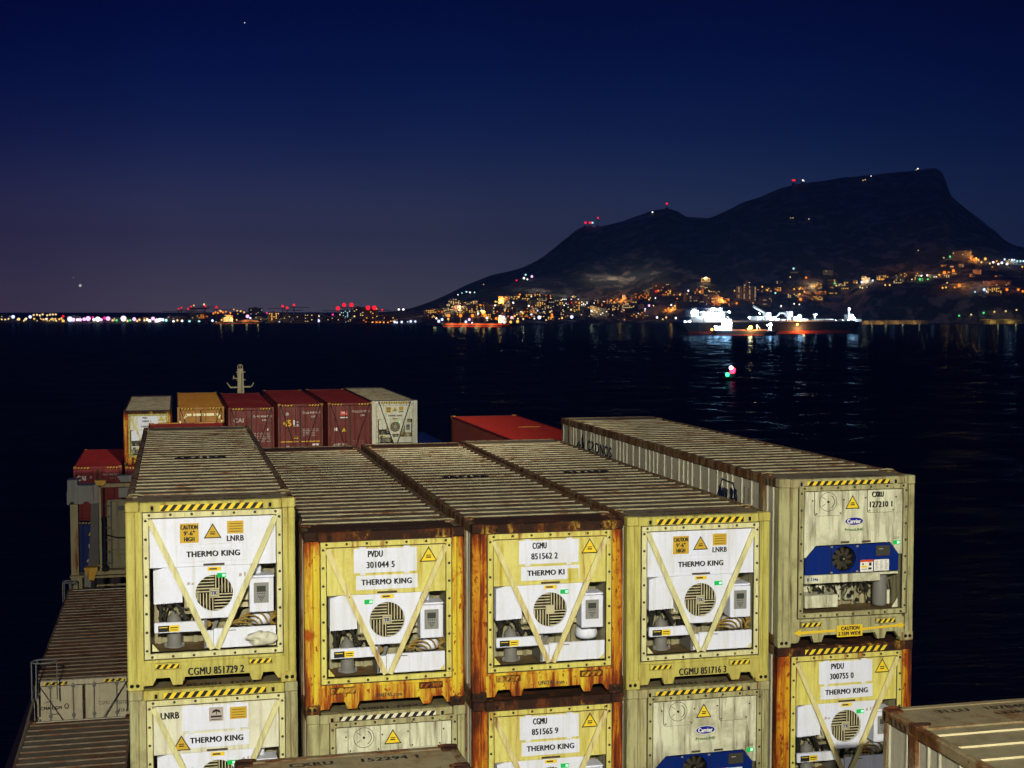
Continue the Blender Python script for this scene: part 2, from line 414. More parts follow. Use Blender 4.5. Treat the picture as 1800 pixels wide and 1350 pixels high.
def shell(root, key, Wd, Hh, L, roofm, railm, platem, sidem, castm, endm, pitch=.46, rh=.022, over=.76, castings=True, edgem=None):
    a, b = Wd / 2, over
    yb0, yb1 = (b + .10, L - b - .10) if over > 0 else (.16, L - .16)
    k = (key, Wd, Hh, L)
    part(root, 'roof', k, roof_fn(L, Wd, Hh, yb0, yb1, pitch, rh), [roofm, edgem or RIBLIT])
    for s in (-1, 1):
        part(root, 'top_rail', k + (s,), lambda mb: (mb.box(s * a, s * (a - .105), .03, L - .03, Hh - .155, Hh, ch=.018)), [railm])
        part(root, 'bottom_rail', k + (s,), lambda mb: (mb.box(s * a, s * (a - .09), .03, L - .03, 0.03, .17, ch=.012)), [railm])
        part(root, 'side_wall', k + (s,), side_profile(L, s * (a - .045), s, .17, Hh - .155, (.19, .19, .19, .38, .38, .38)), [sidem])
    if over > 0:
        for y0, y1 in ((.11, yb0), (yb1, L - .11)):
            part(root, 'roof_end_plate', k + (y0,), lambda mb: mb.box(-a + .10, a - .10, y0, y1, Hh - .05, Hh - .014), [platem])
    cy = (b, L - b) if over > 0 else (.09, L - .09)
    if castings:
        for s in (-1, 1):
            for y in cy:
                def fn(mb):
                    x0, x1 = s * (a + .004), s * (a - .17)
                    mb.box(x0, x1, y - .09, y + .09, Hh - .118, Hh + .012, ch=.012)
                    mb.cyl((s * (a - .085), y, Hh + .005), (s * (a - .085), y, Hh + .0145), .045, .045, 10, 1)
                part(root, 'corner_casting', k + (s, y), fn, [castm, DARKHOLE])
                part(root, 'support_post', k + (s, y), lambda mb: mb.box(s * (a + .003), s * (a - .10), y - .085, y + .085, .02, Hh - .12, ch=.012), [castm])
    part(root, 'end_wall', k, lambda mb: (mb.box(-a + .02, a - .02, L - .1, L - .02, .05, Hh - .06), mb.box(-a, a, L - .11, L, Hh - .16, Hh - .004, ch=.012)), [endm])
    part(root, 'floor_panel', k, lambda mb: mb.box(-a + .1, a - .1, .6, L - .1, .05, .16), [railm])

def decals(root, name, key, fn, mats, label=None): return part(root, name, key, fn, mats, label)

def frame_front(root, key, m, Wd=W, Hh=H, haz=True, hazcol=None, uL=.10, uR=.92, vT=.055, vB=.835, sillv=.86, ledge=True):
    """posts, header, sill, the bolted frame: what every refrigerated container's front has"""
    U = lambda u: (u - .5) * Wd
    V = lambda v: Hh * (1 - v)
    K = (key, round(Wd, 2), round(Hh, 2), uL, uR)
    post, head, fr, sill, cast = m['post'], m['head'], m['frame'], m['sill'], m['cast']
    for u0, u1, um in ((0, uL, uL * .55), (1, uR, 1 - (1 - uR) * .55)):
        def fn(mb):
            mb.box(U(u0), U(um), 0, .20, V(.985), V(.05), ch=.02)
            mb.box(U(um) + (.001 if u0 == 0 else -.001), U(u1), .028, .20, V(.98), V(.05), ch=.006)
        part(root, 'corner_post', K + (u0,), fn, [post])
        def fn(mb):
            s = 1 if u0 == 0 else -1
            mb.box(U(u0) - s * .003, U(u0) + s * .20, -.006, .17, V(.050), V(-.002), ch=.014)
        part(root, 'corner_casting', K + ('t', u0), fn, [cast, DARKHOLE])
        def fn(mb):
            s = 1 if u0 == 0 else -1
            x = U(u0) - s * .003
            mb.box(x, x + s * .24, -.006, .17, V(1.0), V(.945), ch=.014)
            for dx in (.065, .150):
                mb.cyl((x + s * dx, -.0062, V(.972)), (x + s * dx, -.010, V(.972)), .030, .030, 10, 1)
        part(root, 'corner_casting', K + ('b', u0), fn, [cast, DARKHOLE])
    def fn(mb):
        mb.box(U(.081), U(.919), .004, .16, V(.055), V(.002), ch=.016)
        for u in (.155, .85):
            mb.box(U(u) - .040, U(u) + .040, -.016, .02, V(.048), V(.012), ch=.01)
            mb.box(U(u) - .022, U(u) + .022, -.0175, -.010, V(.042), V(.019), 1)
    part(root, 'end_header', K, fn, [head, DARKHOLE])
    if haz:
        part(root, 'hazard_stripe', K + ('head',), lambda mb: hazard(mb, U(.20), U(.81), V(.047), V(.016), .0005), [BLACK if haz != 'w' else HAZW, HAZY if haz != 'w' else BLACK])
    def fn(mb):
        a, b, c, d = U(uL), U(uR), V(vT), V(vB)
        w = .085
        mb.box(a, b, -.012, .06, c - w, c, ch=.008); mb.box(a, b, -.012, .06, d, d + w * .95, ch=.008)
        mb.box(a, a + w, -.0125, .06, d + w * .95 + .001, c - w - .001, ch=.008); mb.box(b - w, b, -.0125, .06, d + w * .95 + .001, c - w - .001, ch=.008)
        bolt = lambda x, z: mb.cyl((x, -.0115, z), (x, -.026, z), .023, .017, 8, 1)
        for i in range(7): bolt(a + (b - a) * (.045 + .91 * i / 6), c - w * .42)
        for i in range(7): bolt(a + (b - a) * (.055 + .89 * i / 6), d + w * .42)
        for i in range(8):
            z = d + w * 1.6 + (c - d - w * 3) * i / 7
            bolt(a + w * .45, z); bolt(b - w * .45, z)
    part(root, 'bolted_frame', K, fn, [fr, BOLT])
    def fn(mb):
        a, b, c, d = U(uL), U(uR), V(vT), V(vB); g = .013
        mb.box(a - g, b + g, -.004, .03, c + .0005, c + g); mb.box(a - g, b + g, -.004, .03, d - g, d - .0005)
        mb.box(a - g, a - .0005, -.0042, .03, d, c); mb.box(b + .0005, b + g, -.0042, .03, d, c)
        w = .085; g2 = .010
        mb.box(a + w + .0005, a + w + g2, -.006, .03, d + w * .95, c - w); mb.box(b - w - g2, b - w - .0005, -.006, .03, d + w * .95, c - w)
        mb.box(a + w + g2, b - w - g2, -.006, .03, c - w - g2, c - w - .0005)
    part(root, 'dark_frame_outline', K, fn, [BOLT])  # dark strips added to draw a shaded outline around the frame
    def fn(mb):
        mb.prism([(U(x), V(y)) for x, y in ((.085, vB + .022), (.93, vB + .022), (.93, .975), (.89, .975), (.865, .938), (.80, .938), (.785, .978), (.735, .978), (.715, .938), (.335, .938), (.318, .978), (.262, .978), (.245, .938), (.165, .938), (.145, .975), (.085, .975))], .006, .10)
        mb.box(U(.101), U(.919), .02, .12, V(vB + .022) + .001, V(vB) - .001)
    part(root, 'end_sill', K, fn, [sill])
    for u0, u1 in ((.155, .31), (.71, .86)):
        if not ledge: break
        lo = part(root, 'step_ledge', K + (u0,), lambda mb: mb.box(U(u0), U(u1), -.055, .004, V(vB + .052), V(vB + .020), ch=.006), [m.get('ledge', sill)])
        part(lo, 'hazard_stripe', K + ('l', u0), lambda mb: hazard(mb, U(u0) + .02, U(u1) - .02, V(vB + .048), V(vB + .025), -.0585, pitch=.10), [BLACK, HAZY] if not m.get('rustledge') else [HEAVYRUST, RUSTRED])
    return U, V, K

def tri_sign(root, key, x, z, s, y, face=STICKY):
    def fn(mb):
        mb.front([(x - s * .58, z - s * .45), (x + s * .58, z - s * .45), (x, z + s * .55)], y, 0)
        mb.front([(x - s * .47, z - s * .38), (x + s * .47, z - s * .38), (x, z + s * .42)], y - .0015, 1)
        mb.rect(x - s * .16, x + s * .16, z - s * .20, z - s * .12, y - .003, 0); mb.rect(x - s * .16, x + s * .16, z - s * .06, z + s * .00, y - .003, 0)
    return part(root, 'warning_triangle', (key, round(x, 3), round(z, 3), round(s, 3)), fn, [BLACK, face])

def recess(root, K, U, V, u0, u1, v0, v1, dep=.62):
    def fn(mb):
        x0, x1, z0, z1 = U(u0), U(u1), V(v1), V(v0)
        q = lambda pts, m: mb.add(pts, [(0, 1, 2, 3)], m)
        q([(x0, dep, z0), (x1, dep, z0), (x1, dep, z1), (x0, dep, z1)], 0)
        q([(x0, .06, z0), (x0, dep, z0), (x0, dep, z1), (x0, .06, z1)], 0)
        q([(x1, dep, z0), (x1, .06, z0), (x1, .06, z1), (x1, dep, z1)], 0)
        q([(x0, .06, z1), (x0, dep, z1), (x1, dep, z1), (x1, .06, z1)], 0)
        q([(x0, .06, z0), (x1, .06, z0), (x1, dep, z0), (x0, dep, z0)], 1)
        # ribs and a coil bank on the back wall
        for i in range(7):
            x = x0 + (x1 - x0) * (i + .5) / 7
            mb.box(x - .03, x + .03, dep - .05, dep - .002, z0, z1 - .02)
    part(root, 'machinery_recess', K, fn, [LINER, FLOORBROWN])

def v_face(root, key, m, upper='caution', badge=True, code=None, tag_at=(.56, .44), tk_cut=False, sill_text=None, smudge=True, Wd=W, Hh=H, triangle=None, white=WHITE, upm=None, cable=True):
    """reefer front with the V shaped brace and round louvred fan"""
    U, V, K = frame_front(root, key, m, Wd, Hh, haz=m.get('haz', True))
    inner_u0, inner_u1 = .10 + .085 / Wd, .92 - .085 / Wd
    recess(root, K, U, V, inner_u0, inner_u1, .335, .80)
    upm = upm or m['upper']
    part(root, 'upper_panel', K, lambda mb: (mb.box(U(inner_u0) + .001, U(inner_u1) - .001, .012, .055, V(.345), V(.09) + .03), mb.box(U(inner_u0) + .001, U(inner_u1) - .001, .006, .0118, V(.349), V(.341))), [upm])
    def fn(mb):
        mb.box(U(.305), U(.70), .004, .02, V(.232), V(.098), ch=.004)
        for u in (.36, .635):
            mb.box(U(u) - .05, U(u) + .05, .0, .006, V(.101), V(.086), ch=.002); mb.box(U(u) - .04, U(u) + .04, .0, .006, V(.242), V(.231), ch=.002)
    part(root, 'access_plate', K, fn, [white])
    part(root, 'name_plate', K, lambda mb: mb.box(U(.318), U(.705), .005, .02, V(.325), V(.246), ch=.003), [white])
    text(root, 'THERMO KI' if tk_cut else 'THERMO KING', U(.51) - (.07 if tk_cut else 0), .002, V(.283), .62 if tk_cut else .80, .088, BLACK, bold=.028)
    if tk_cut:
        part(root, 'paint_patch', K, lambda mb: mb.box(U(.625), U(.70), .0025, .02, V(.325), V(.265), ch=.002), [upm])
    if upper == 'caution':
        part(root, 'caution_sticker', K, lambda mb: mb.rect(U(.315), U(.425), V(.222), V(.118), .002), [STICKY])
        for i, s in enumerate(('CAUTION', '9\'-6"', 'HIGH')):
            text(root, s, U(.37), -.0005, V(.138 + .032 * i), (.25, .16, .15)[i], .068, BLACK, bold=.02)
        tri_sign(root, K, U(.507), V(.165), .235, .002)
        def fn(mb):
            mb.rect(U(.593), U(.69), V(.18), V(.112), .002)
            for i in range(4): mb.rect(U(.605), U(.68), V(.125 + .014 * i + .003), V(.125 + .014 * i), .0005, 1)
        part(root, 'data_sticker', K, fn, [STICKY, DKBROWN])
        text(root, 'LNRB', U(.642), .002, V(.205), .25, .085, BLACK, bold=.01)
    elif upper == 'leaf':
        text(root, 'LNRB', U(.235), .0065, V(.14), .27, .10, BLACK, bold=.01)
        def fn(mb):
            mb.rect(U(.465), U(.55), V(.185), V(.11), .002)
            mb.prism([(U(.506), V(.15)), (U(.511), V(.15)), (U(.511), V(.128)), (U(.506), V(.128))], -.001, .001, 1)
            for s in (-1, 1): mb.front([(U(.508), V(.132)), (U(.508) + s * .07, V(.142)), (U(.508) + s * .05, V(.127)), (U(.508), V(.12))][::s], .0, 1)
            mb.rect(U(.475), U(.54), V(.165), V(.155), .0, 1); mb.rect(U(.475), U(.54), V(.178), V(.174), .0, 1)
        part(root, 'emblem_sticker', K, fn, [GREYT, BLACK])
        def fn(mb):
            mb.rect(U(.59), U(.69), V(.18), V(.115), .002)
            for i in range(4): mb.rect(U(.6), U(.68), V(.128 + .014 * i + .003), V(.128 + .014 * i), .0005, 1)
        part(root, 'data_sticker', K, fn, [STICKY, DKBROWN])
        tri_sign(root, K, U(.30), V(.295), .24, .002)
    elif upper == 'code':
        a, b = code
        text(root, a, U(.44), .002, V(.128), .23, .10, BLACK, bold=.004)
        text(root, b, U(.473), .002, V(.188), .44, .10, BLACK, bold=.004)
        tri_sign(root, K, U(.775), V(.145), .25, .0095, HAZY)
    # fan cowl
    cxx, czz, rr = U(.513), V(.497), .283
    cowl = part(root, 'fan_cowl', K, lambda mb: mb.hole_plate([(U(.29), V(.352)), (U(.425), V(.632)), (U(.605), V(.632)), (U(.735), V(.352))], (cxx, czz), rr, .03, .09), [white])
    def fn(mb):
        mb.cyl((cxx, .09, czz), (cxx, .34, czz), rr, rr, 30, 0, False)
        mb.cyl((cxx, .335, czz), (cxx, .34, czz), rr, rr, 30, 0, True)
        for i in range(5):
            t = 2 * math.pi * i / 5 + .3
            d = Vector((math.cos(t), 0, math.sin(t))); e = Vector((-math.sin(t), 0, math.cos(t)))
            c = Vector((cxx, .2, czz))
            mb.add([c + d * .05 - e * .03, c + d * .26 - e * .05 + Vector((0, .05, 0)), c + d * .26 + e * .10, c + d * .05 + e * .03 - Vector((0, .04, 0))], [(0, 1, 2, 3)], 1)
    part(cowl, 'fan', K, fn, [DARKHOLE, DKBROWN])
    def fn(mb):
        hs = .072
        def bars(qx, qz, horiz):
            n = 6
            for i in range(n):
                t = hs * 0 + (rr) * (i + .5) / n
                half = math.sqrt(max(rr * rr - t * t, 0))
                if horiz:
                    lo, hi = (-hs if False else 0.0), half
                    z = czz + qz * t
                    xa, xb = sorted((cxx + qx * lo, cxx + qx * hi)); mb.box(xa, xb, .036, .052, z - .0075, z + .0075)
                else:
                    x = cxx + qx * t
                    za, zb2 = sorted((czz, czz + qz * half)); mb.box(x - .0075, x + .0075, .0365, .0525, za, zb2)
        bars(-1, 1, True); bars(1, 1, False); bars(1, -1, True); bars(-1, -1, False)
        mb.box(cxx - hs, cxx + hs, .022, .05, czz - hs, czz + hs, ch=.006)
    gr = part(cowl, 'fan_grille', K, fn, [GRILLE])
    if badge:
        def fn(mb):
            a = .056
            for x0, x1, z0, z1 in ((-a, a, a - .006, a), (-a, a, -a, -a + .006), (-a, -a + .006, -a, a), (a - .006, a, -a, a)):
                mb.rect(cxx + x0, cxx + x1, czz + z0, czz + z1, .0215, 0)
        part(cowl, 'badge_border', K, fn, [BLACK])
        text(cowl, 'TK', cxx, .0212, czz, .085, .055, TKBLUE, bold=.05)
    decals(root, 'handle_slot', K, lambda mb: mb.box(U(.45), U(.575), .002, .02, V(.347), V(.336)), [DKBROWN])
    def fn(mb):
        mb.rect(U(.475), U(.555), V(.378), V(.357), .028); mb.rect(U(.485), U(.53), V(.372), V(.363), .0265, 1)
    part(root, 'small_sticker', K, fn, [HAZY, DKBROWN])
    gx, gz = tag_at
    def fn(mb):
        mb.box(U(gx) - .075, U(gx) + .06, .015, .029, V(gz + .009), V(gz - .014)); mb.rect(U(gx) + .005, U(gx) + .05, V(gz + .004), V(gz - .009), .0140, 1)
    part(cowl, 'indicator_light', K + tag_at, fn, [GREEN, GREENHOT])
    if smudge:
        def fn(mb):
            for i, (u, v, w, h) in enumerate(((.66, .395, .045, .06), (.69, .39, .03, .07), (.715, .392, .055, .06), (.352, .432, .05, .05), (.378, .436, .04, .04), (.70, .415, .02, .02))):
                mb.front([(U(u), V(v) - h), (U(u) + w, V(v) - h * .8), (U(u) + w * .9, V(v)), (U(u) + w * .15, V(v) - h * .1)], .0275)
        part(cowl, 'old_stencil_marks', K, fn, [GREYT])
    # left box, its service bar and the compressor
    part(root, 'evaporator_box', K, lambda mb: mb.prism([(U(.157), V(.545)), (U(.157), V(.367)), (U(.24), V(.347)), (U(.262), V(.352)), (U(.325), V(.475)), (U(.325), V(.54))], .04, .38), [white])
    part(root, 'duct', K, lambda mb: mb.prism([(U(.275), V(.352)), (U(.30), V(.352)), (U(.385), V(.55)), (U(.36), V(.56))], .10, .40), [GRILLE])
    def fn(mb):
        mb.box(U(.335), U(.425), .2, .42, V(.585), V(.49)); mb.box(U(.35), U(.41), .196, .2, V(.575), V(.50), 1); mb.box(U(.33), U(.44), .18, .42, V(.615), V(.60))
    part(root, 'junction_box', K, fn, [LINER, WHITECREAM])
    bar = part(root, 'service_bar', K, lambda mb: mb.box(U(.158), U(.452), .03, .09, V(.700), V(.645), ch=.008), [white])
    def fn(mb):
        mb.rect(U(.180), U(.245), V(.694), V(.660), .0275, 0); mb.rect(U(.245), U(.305), V(.694), V(.660), .0275, 1)
        mb.rect(U(.188), U(.235), V(.672), V(.668), .026, 1); mb.rect(U(.252), U(.296), V(.675), V(.670), .026, 0); mb.rect(U(.252), U(.296), V(.686), V(.683), .026, 0)
    part(bar, 'data_sticker', K, fn, [BLACK, HAZY])
    c = (U(.275), .30, V(.795))
    part(root, 'compressor', K, lambda mb: (mb.lathe(c, [(.15, .0), (.15, .03), (.11, .04), (.108, .30), (.115, .31), (.112, .42), (.10, .47), (.05, .51), (.03, .56), (.0, .565)], 20),
                                           [mb.box(c[0] + sx * .13 - .02, c[0] + sx * .13 + .02, .24, .30, c[2], c[2] + .07) for sx in (-1, 1)]), [GREYMETAL])
    def fn(mb):
        rnd = random.Random(5)
        for i in range(9):
            x = U(.17 + .03 * i); y = .16 + .04 * (i % 4); z = V(.545)
            pts = [(x, y, z)]
            for k in range(5):
                x += rnd.uniform(-.05, .07); z -= rnd.uniform(.04, .11); y += rnd.uniform(-.03, .05); pts.append((x, y, z))
            mb.tube(pts, .011 + .006 * (i % 3 == 0), 5)
        mb.box(U(.185), U(.20), .2, .23, V(.70), V(.55)); mb.box(U(.235), U(.26), .18, .22, V(.575), V(.55)); mb.prism([(U(.275), V(.55)), (U(.30), V(.55)), (U(.36), V(.64)), (U(.335), V(.64))], .16, .2)
        for q in range(4): mb.box(U(.39 + q * .013), U(.398 + q * .013), .2, .3, V(.645), V(.585 + .01 * q))
    part(root, 'pipework', K, fn, [DARKMETAL])
    part(root, 'partition', K, lambda mb: (mb.box(U(.45), U(.468), .05, .6, V(.795), V(.64)), mb.prism([(U(.47), V(.79)), (U(.50), V(.79)), (U(.555), V(.635)), (U(.53), V(.635))], .4, .42)), [GREYMETAL])
    # right side: bottle, controller, cable locker
    part(root, 'receiver_bottle', K, lambda mb: mb.lathe((U(.777), .34, V(.425)), [(0, 0), (.06, .01), (.065, .03), (.065, .14), (.045, .17), (0, .18)], 14), [white])
    cb = part(root, 'control_box', K, lambda mb: (mb.box(U(.722), U(.868), .018, .30, V(.612), V(.428), ch=.01), mb.box(U(.715), U(.874), .08, .40, V(.427), V(.418))), [white])
    def fn(mb):
        mb.rect(U(.748), U(.838), V(.562), V(.452), .0150, 0); mb.rect(U(.766), U(.82), V(.502), V(.470), .0135, 1)
        for i in range(4): mb.rect(U(.769 + .013 * i), U(.776 + .013 * i), V(.514), V(.508), .0135, 1)
        for r_, n_ in enumerate((4, 3, 2, 1)):
            for i in range(n_): mb.rect(U(.793) + (i - (n_ - 1) / 2) * .03 - .01, U(.793) + (i - (n_ - 1) / 2) * .03 + .01, V(.528 + .008 * r_), V(.523 + .008 * r_), .0135, 1)
    part(cb, 'keypad', K, fn, [CONTROL, LCD])
    part(root, 'conduit_bar', K, lambda mb: (mb.box(U(.63), U(.72), .3, .4, V(.60), V(.575)), mb.box(U(.64), U(.72), .28, .36, V(.56), V(.545)), mb.box(U(.68), U(.72), .3, .42, V(.545), V(.47))), [GRILLE])
    part(root, 'cable_locker', K, lambda mb: (mb.box(U(.462), U(.505), .05, .09, V(.792), V(.70)), mb.box(U(.507), U(.880), .03, .075, V(.796), V(.690), ch=.006), mb.box(U(.60), U(.64), .0285, .03, V(.705), V(.701), 1)), [white, DKBROWN])
    part(root, 'liner_tank', K, lambda mb: mb.lathe((U(.80), .42, V(.70)), [(.0, 0), (.17, .01), (.19, .06), (.18, .16), (.1, .22), (0, .23)], 16), [white])
    if cable:
        def fn(mb):
            rnd = random.Random(3)
            for i in range(5):
                cx0 = U(.66 + .03 * i); w_ = .18 + .05 * rnd.random(); h_ = .05 + .04 * i
                pts = [(cx0 + w_ * math.cos(t), .10 + .03 * i, V(.69) + .01 + h_ * math.sin(t) * 1.1) for t in [math.pi * k / 12 for k in range(13)]]
                mb.tube(pts, .014, 6)
            for i in range(4):
                x = U(.845 + .01 * i)
                mb.tube([(x, .15, V(.615)), (x + .04, .12, V(.64)), (x - .02 * i, .12, V(.665)), (x + .02, .14, V(.69))], .012, 5)
        part(root, 'power_cable', K, fn, [CABLE])
        part(root, 'cable_plug', K, lambda mb: mb.cyl((U(.475), .16, V(.672)), (U(.475), .20, V(.672)), .05, .05, 12), [CABLE])
    part(root, 'gusset', K + (0,), lambda mb: mb.front([(U(.145), V(.795)), (U(.185), V(.795)), (U(.145), V(.752))], .02), [m['frame']])
    part(root, 'gusset', K + (1,), lambda mb: mb.front([(U(.875), V(.795)), (U(.875), V(.765)), (U(.84), V(.795))], .02), [m['frame']])
    # V brace
    for s, (ua, va) in ((-1, (.138, .093)), (1, (.882, .093))):
        def fn(mb):
            p0 = Vector((U(ua), 0, V(va))); p1 = Vector((U(.512) + s * .035, 0, V(.795)))
            d = (p1 - p0).normalized(); e = Vector((d.z, 0, -d.x)); w = .036
            q = [p0 + e * w, p0 - e * w, p1 - e * w, p1 + e * w]
            mb.prism([(a.x, a.z) for a in q], -.03 - .0012 * (s > 0), .0)
            e2 = e * .006
            for k in (-1, 1):
                q2 = [p0 + e * (k * w) + e2, p0 + e * (k * w) - e2, p1 + e * (k * w) - e2, p1 + e * (k * w) + e2]
                mb.prism([(a.x, a.z) for a in q2], -.042 - .0012 * (s > 0), -.0305 - .0012 * (s > 0))
        part(root, 'diagonal_brace', K + (s,), fn, [m.get('brace', m['frame'])])
    if sill_text:
        s, u, w, h, mt = sill_text
        text(root, s, U(u), .002, V(.912), w, h, mt, bold=.004)
    return U, V

def square_face(root, key, m, code=None, dial=True, arrow=False, blue=True, Wd=W, Hh=H):
    """reefer front with two square hatches on top and the blue fan panel"""
    U, V, K = frame_front(root, key, m, Wd, Hh, haz=m.get('haz', True), uL=.143, uR=.945, vT=.045, vB=.83)
    u0, u1 = .143 + .085 / Wd, .945 - .085 / Wd
    recess(root, K, U, V, u0, u1, .395, .80, .55)
    def fn(mb):
        mb.prism([(U(u0) + .001, V(.075)), (U(u1) - .001, V(.075)), (U(u1) - .001, V(.47)), (U(.885), V(.47)), (U(.82), V(.395)), (U(.27), V(.40)), (U(.195), V(.47)), (U(u0) + .001, V(.47))], .010, .055)
        for a in (.45, .61): mb.box(U(a), U(a) + .16, .005, .02, V(.392), V(.380), 1)
    part(root, 'upper_panel', K, fn, [m['upper'], DKBROWN])
    def plate(a, b, c, d, nm):
        def fn(mb):
            x0, x1, z0, z1 = U(a), U(b), V(d), V(c); r = .05
            pts = []
            for cx, cz, t0 in ((x1 - r, z1 - r, 0), (x0 + r, z1 - r, 90), (x0 + r, z0 + r, 180), (x1 - r, z0 + r, 270)):
                for k in range(4): t = R(t0 + 30 * k); pts.append((cx + r * math.cos(t), cz + r * math.sin(t)))
            mb.prism(pts, -.004, .012)
            q = [((p[0] - (x0 + x1) / 2) * .955 + (x0 + x1) / 2, (p[1] - (z0 + z1) / 2) * .955 + (z0 + z1) / 2) for p in pts]
            mb.prism([((p[0] - (x0 + x1) / 2) * 1.03 + (x0 + x1) / 2, (p[1] - (z0 + z1) / 2) * 1.03 + (z0 + z1) / 2) for p in pts], .004, .0115, 1)
            for fx in (.08, .5, .92):
                for fz in (.0, 1.0):
                    if fx == .5: continue
                    mb.cyl((x0 + (x1 - x0) * (.06 if fx < .5 else .94), -.003, z0 + (z1 - z0) * (.08 if fz == 0 else .92)), (x0 + (x1 - x0) * (.06 if fx < .5 else .94), -.016, z0 + (z1 - z0) * (.08 if fz == 0 else .92)), .014, .012, 7, 1)
            for x in (x0 - .035, x1 + .035): mb.cyl((x, .011, (z0 + z1) / 2 + .03), (x, -.004, (z0 + z1) / 2 + .03), .015, .012, 7, 1)
        return part(root, nm, K + (a,), fn, [m['plate'], BOLT])
    h1 = plate(.255, .455, .062, .222, 'vent_hatch'); h2 = plate(.645, .845, .055, .213, 'sensor_hatch')
    if dial:
        cx, cz, r = U(.352), V(.14), .165
        def fn(mb):
            n = 40
            for i in range(n):
                a0, a1 = 2 * math.pi * i / n, 2 * math.pi * (i + 1) / n
                mb.front([(cx + r * math.cos(a0), cz + r * math.sin(a0)), (cx + r * math.cos(a1), cz + r * math.sin(a1)), (cx + (r - .008) * math.cos(a1), cz + (r - .008) * math.sin(a1)), (cx + (r - .008) * math.cos(a0), cz + (r - .008) * math.sin(a0))][::-1], -.0065)
            mb.cyl((cx, -.004, cz), (cx, -.02, cz), .02, .02, 10)
            for t0, t1, rr_ in ((-60, 60, .125),):
                for i in range(12):
                    a0, a1 = R(t0 + (t1 - t0) * i / 12), R(t0 + (t1 - t0) * (i + 1) / 12)
                    mb.front([(cx + rr_ * math.cos(a0), cz + rr_ * math.sin(a0)), (cx + rr_ * math.cos(a1), cz + rr_ * math.sin(a1)), (cx + (rr_ - .012) * math.cos(a1), cz + (rr_ - .012) * math.sin(a1)), (cx + (rr_ - .012) * math.cos(a0), cz + (rr_ - .012) * math.sin(a0))][::-1], -.0065)
            for t in (140, 215):
                d = Vector((math.cos(R(t)), math.sin(R(t)))); e = Vector((-d.y, d.x)) * .004; a = Vector((cx, cz)) + d * .06; b = Vector((cx, cz)) + d * .14
                mb.front([a - e, a + e, b + e, b - e][::-1], -.0065); mb.front([a - e, b - e, b + e, a + e], -.0066)
        part(h1, 'vent_dial', K, fn, [BLACK])
    if code:
        a, b = code
        text(h2, a, U(.72), -.0065, V(.105), .21, .095, BLACK, bold=.03); text(h2, b, U(.745), -.0065, V(.165), .42, .10, BLACK, bold=.03)
    tri_sign(root, K, U(.535), V(.15), .24, .0075, HAZY)
    cx, cz = U(.548), V(.262)
    def fn(mb):
        n = 32
        mb.front([(cx + .175 * math.cos(2 * math.pi * i / n), cz + .072 * math.sin(2 * math.pi * i / n)) for i in range(n)], .0075, 1)
        mb.front([(cx + .168 * math.cos(2 * math.pi * i / n), cz + .065 * math.sin(2 * math.pi * i / n)) for i in range(n)], .006, 0)
    ov = part(root, 'maker_badge', K, fn, [OVALBLUE, WHITET])
    text(ov, 'Carrier', cx, .0045, cz, .25, .075, WHITET, bold=.015)
    text(root, 'PrimeLINE', cx, .0075, V(.312), .34, .045, GREENLOGO, bold=.03)
    # blue fan panel
    bp = part(root, 'fan_panel', K, lambda mb: mb.hole_plate([(U(.195), V(.575)), (U(.195), V(.478)), (U(.272), V(.408)), (U(.818), V(.402)), (U(.886), V(.472)), (U(.886), V(.568))], (U(.48), V(.487)), .222, .02, .10), [BLUE])
    cx, cz = U(.48), V(.487)
    def fn(mb):
        mb.cyl((cx, .10, cz), (cx, .30, cz), .222, .222, 28, 0, False); mb.cyl((cx, .295, cz), (cx, .30, cz), .222, .222, 28, 0)
        for i in range(9):
            t = 2 * math.pi * i / 9
            d = Vector((math.cos(t), 0, math.sin(t))); e = Vector((-math.sin(t), 0, math.cos(t))); c = Vector((cx, .10, cz))
            mb.add([c + d * .05 - e * .02, c + d * .13 - e * .02, c + d * .205 + e * .01 + Vector((0, .04, 0)), c + d * .20 + e * .07, c + d * .12 + e * .06 - Vector((0, .02, 0)), c + d * .05 + e * .02], [(0, 1, 2, 3, 4, 5)], 1)
        mb.cyl((cx, .09, cz), (cx, .03, cz), .05, .04, 14, 2); mb.cyl((cx, .03, cz), (cx, .024, cz), .014, .014, 8, 3)
    part(bp, 'fan', K, fn, [DARKHOLE, BOLT, DARKMETAL, LINER])
    def fn(mb):
        for t in range(12):
            a = 2 * math.pi * t / 12
            mb.tube([(cx + .03 * math.cos(a), .018, cz + .03 * math.sin(a)), (cx + .222 * math.cos(a + .5), .018, cz + .222 * math.sin(a + .5))], .0022, 4)
        for r_ in (.08, .13, .18):
            mb.tube([(cx + r_ * math.cos(2 * math.pi * i / 24), .018, cz + r_ * math.sin(2 * math.pi * i / 24)) for i in range(25)], .0022, 4)
    part(bp, 'fan_guard', K, fn, [DARKMETAL])
    def fn(mb):
        for u in (.383, .582): mb.rect(U(u), U(u) + .012, V(.573), V(.408), .0185, 0)
        for u in (.387, .577):
            for v in (.413, .565): mb.rect(U(u) - .02, U(u) + .02, V(v) - .014, V(v) + .014, .017, 1)
    part(bp, 'panel_joint', K, fn, [DARKHOLE, LINER])
    def fn(mb):
        mb.box(U(.715), U(.82), .005, .02, V(.478), V(.415), ch=.006); mb.rect(U(.728), U(.807), V(.470), V(.424), .0035, 1); mb.rect(U(.735), U(.765), V(.437), V(.433), .002, 2)
    part(bp, 'display_window', K, fn, [WINBROWN, LCD, GREYT])
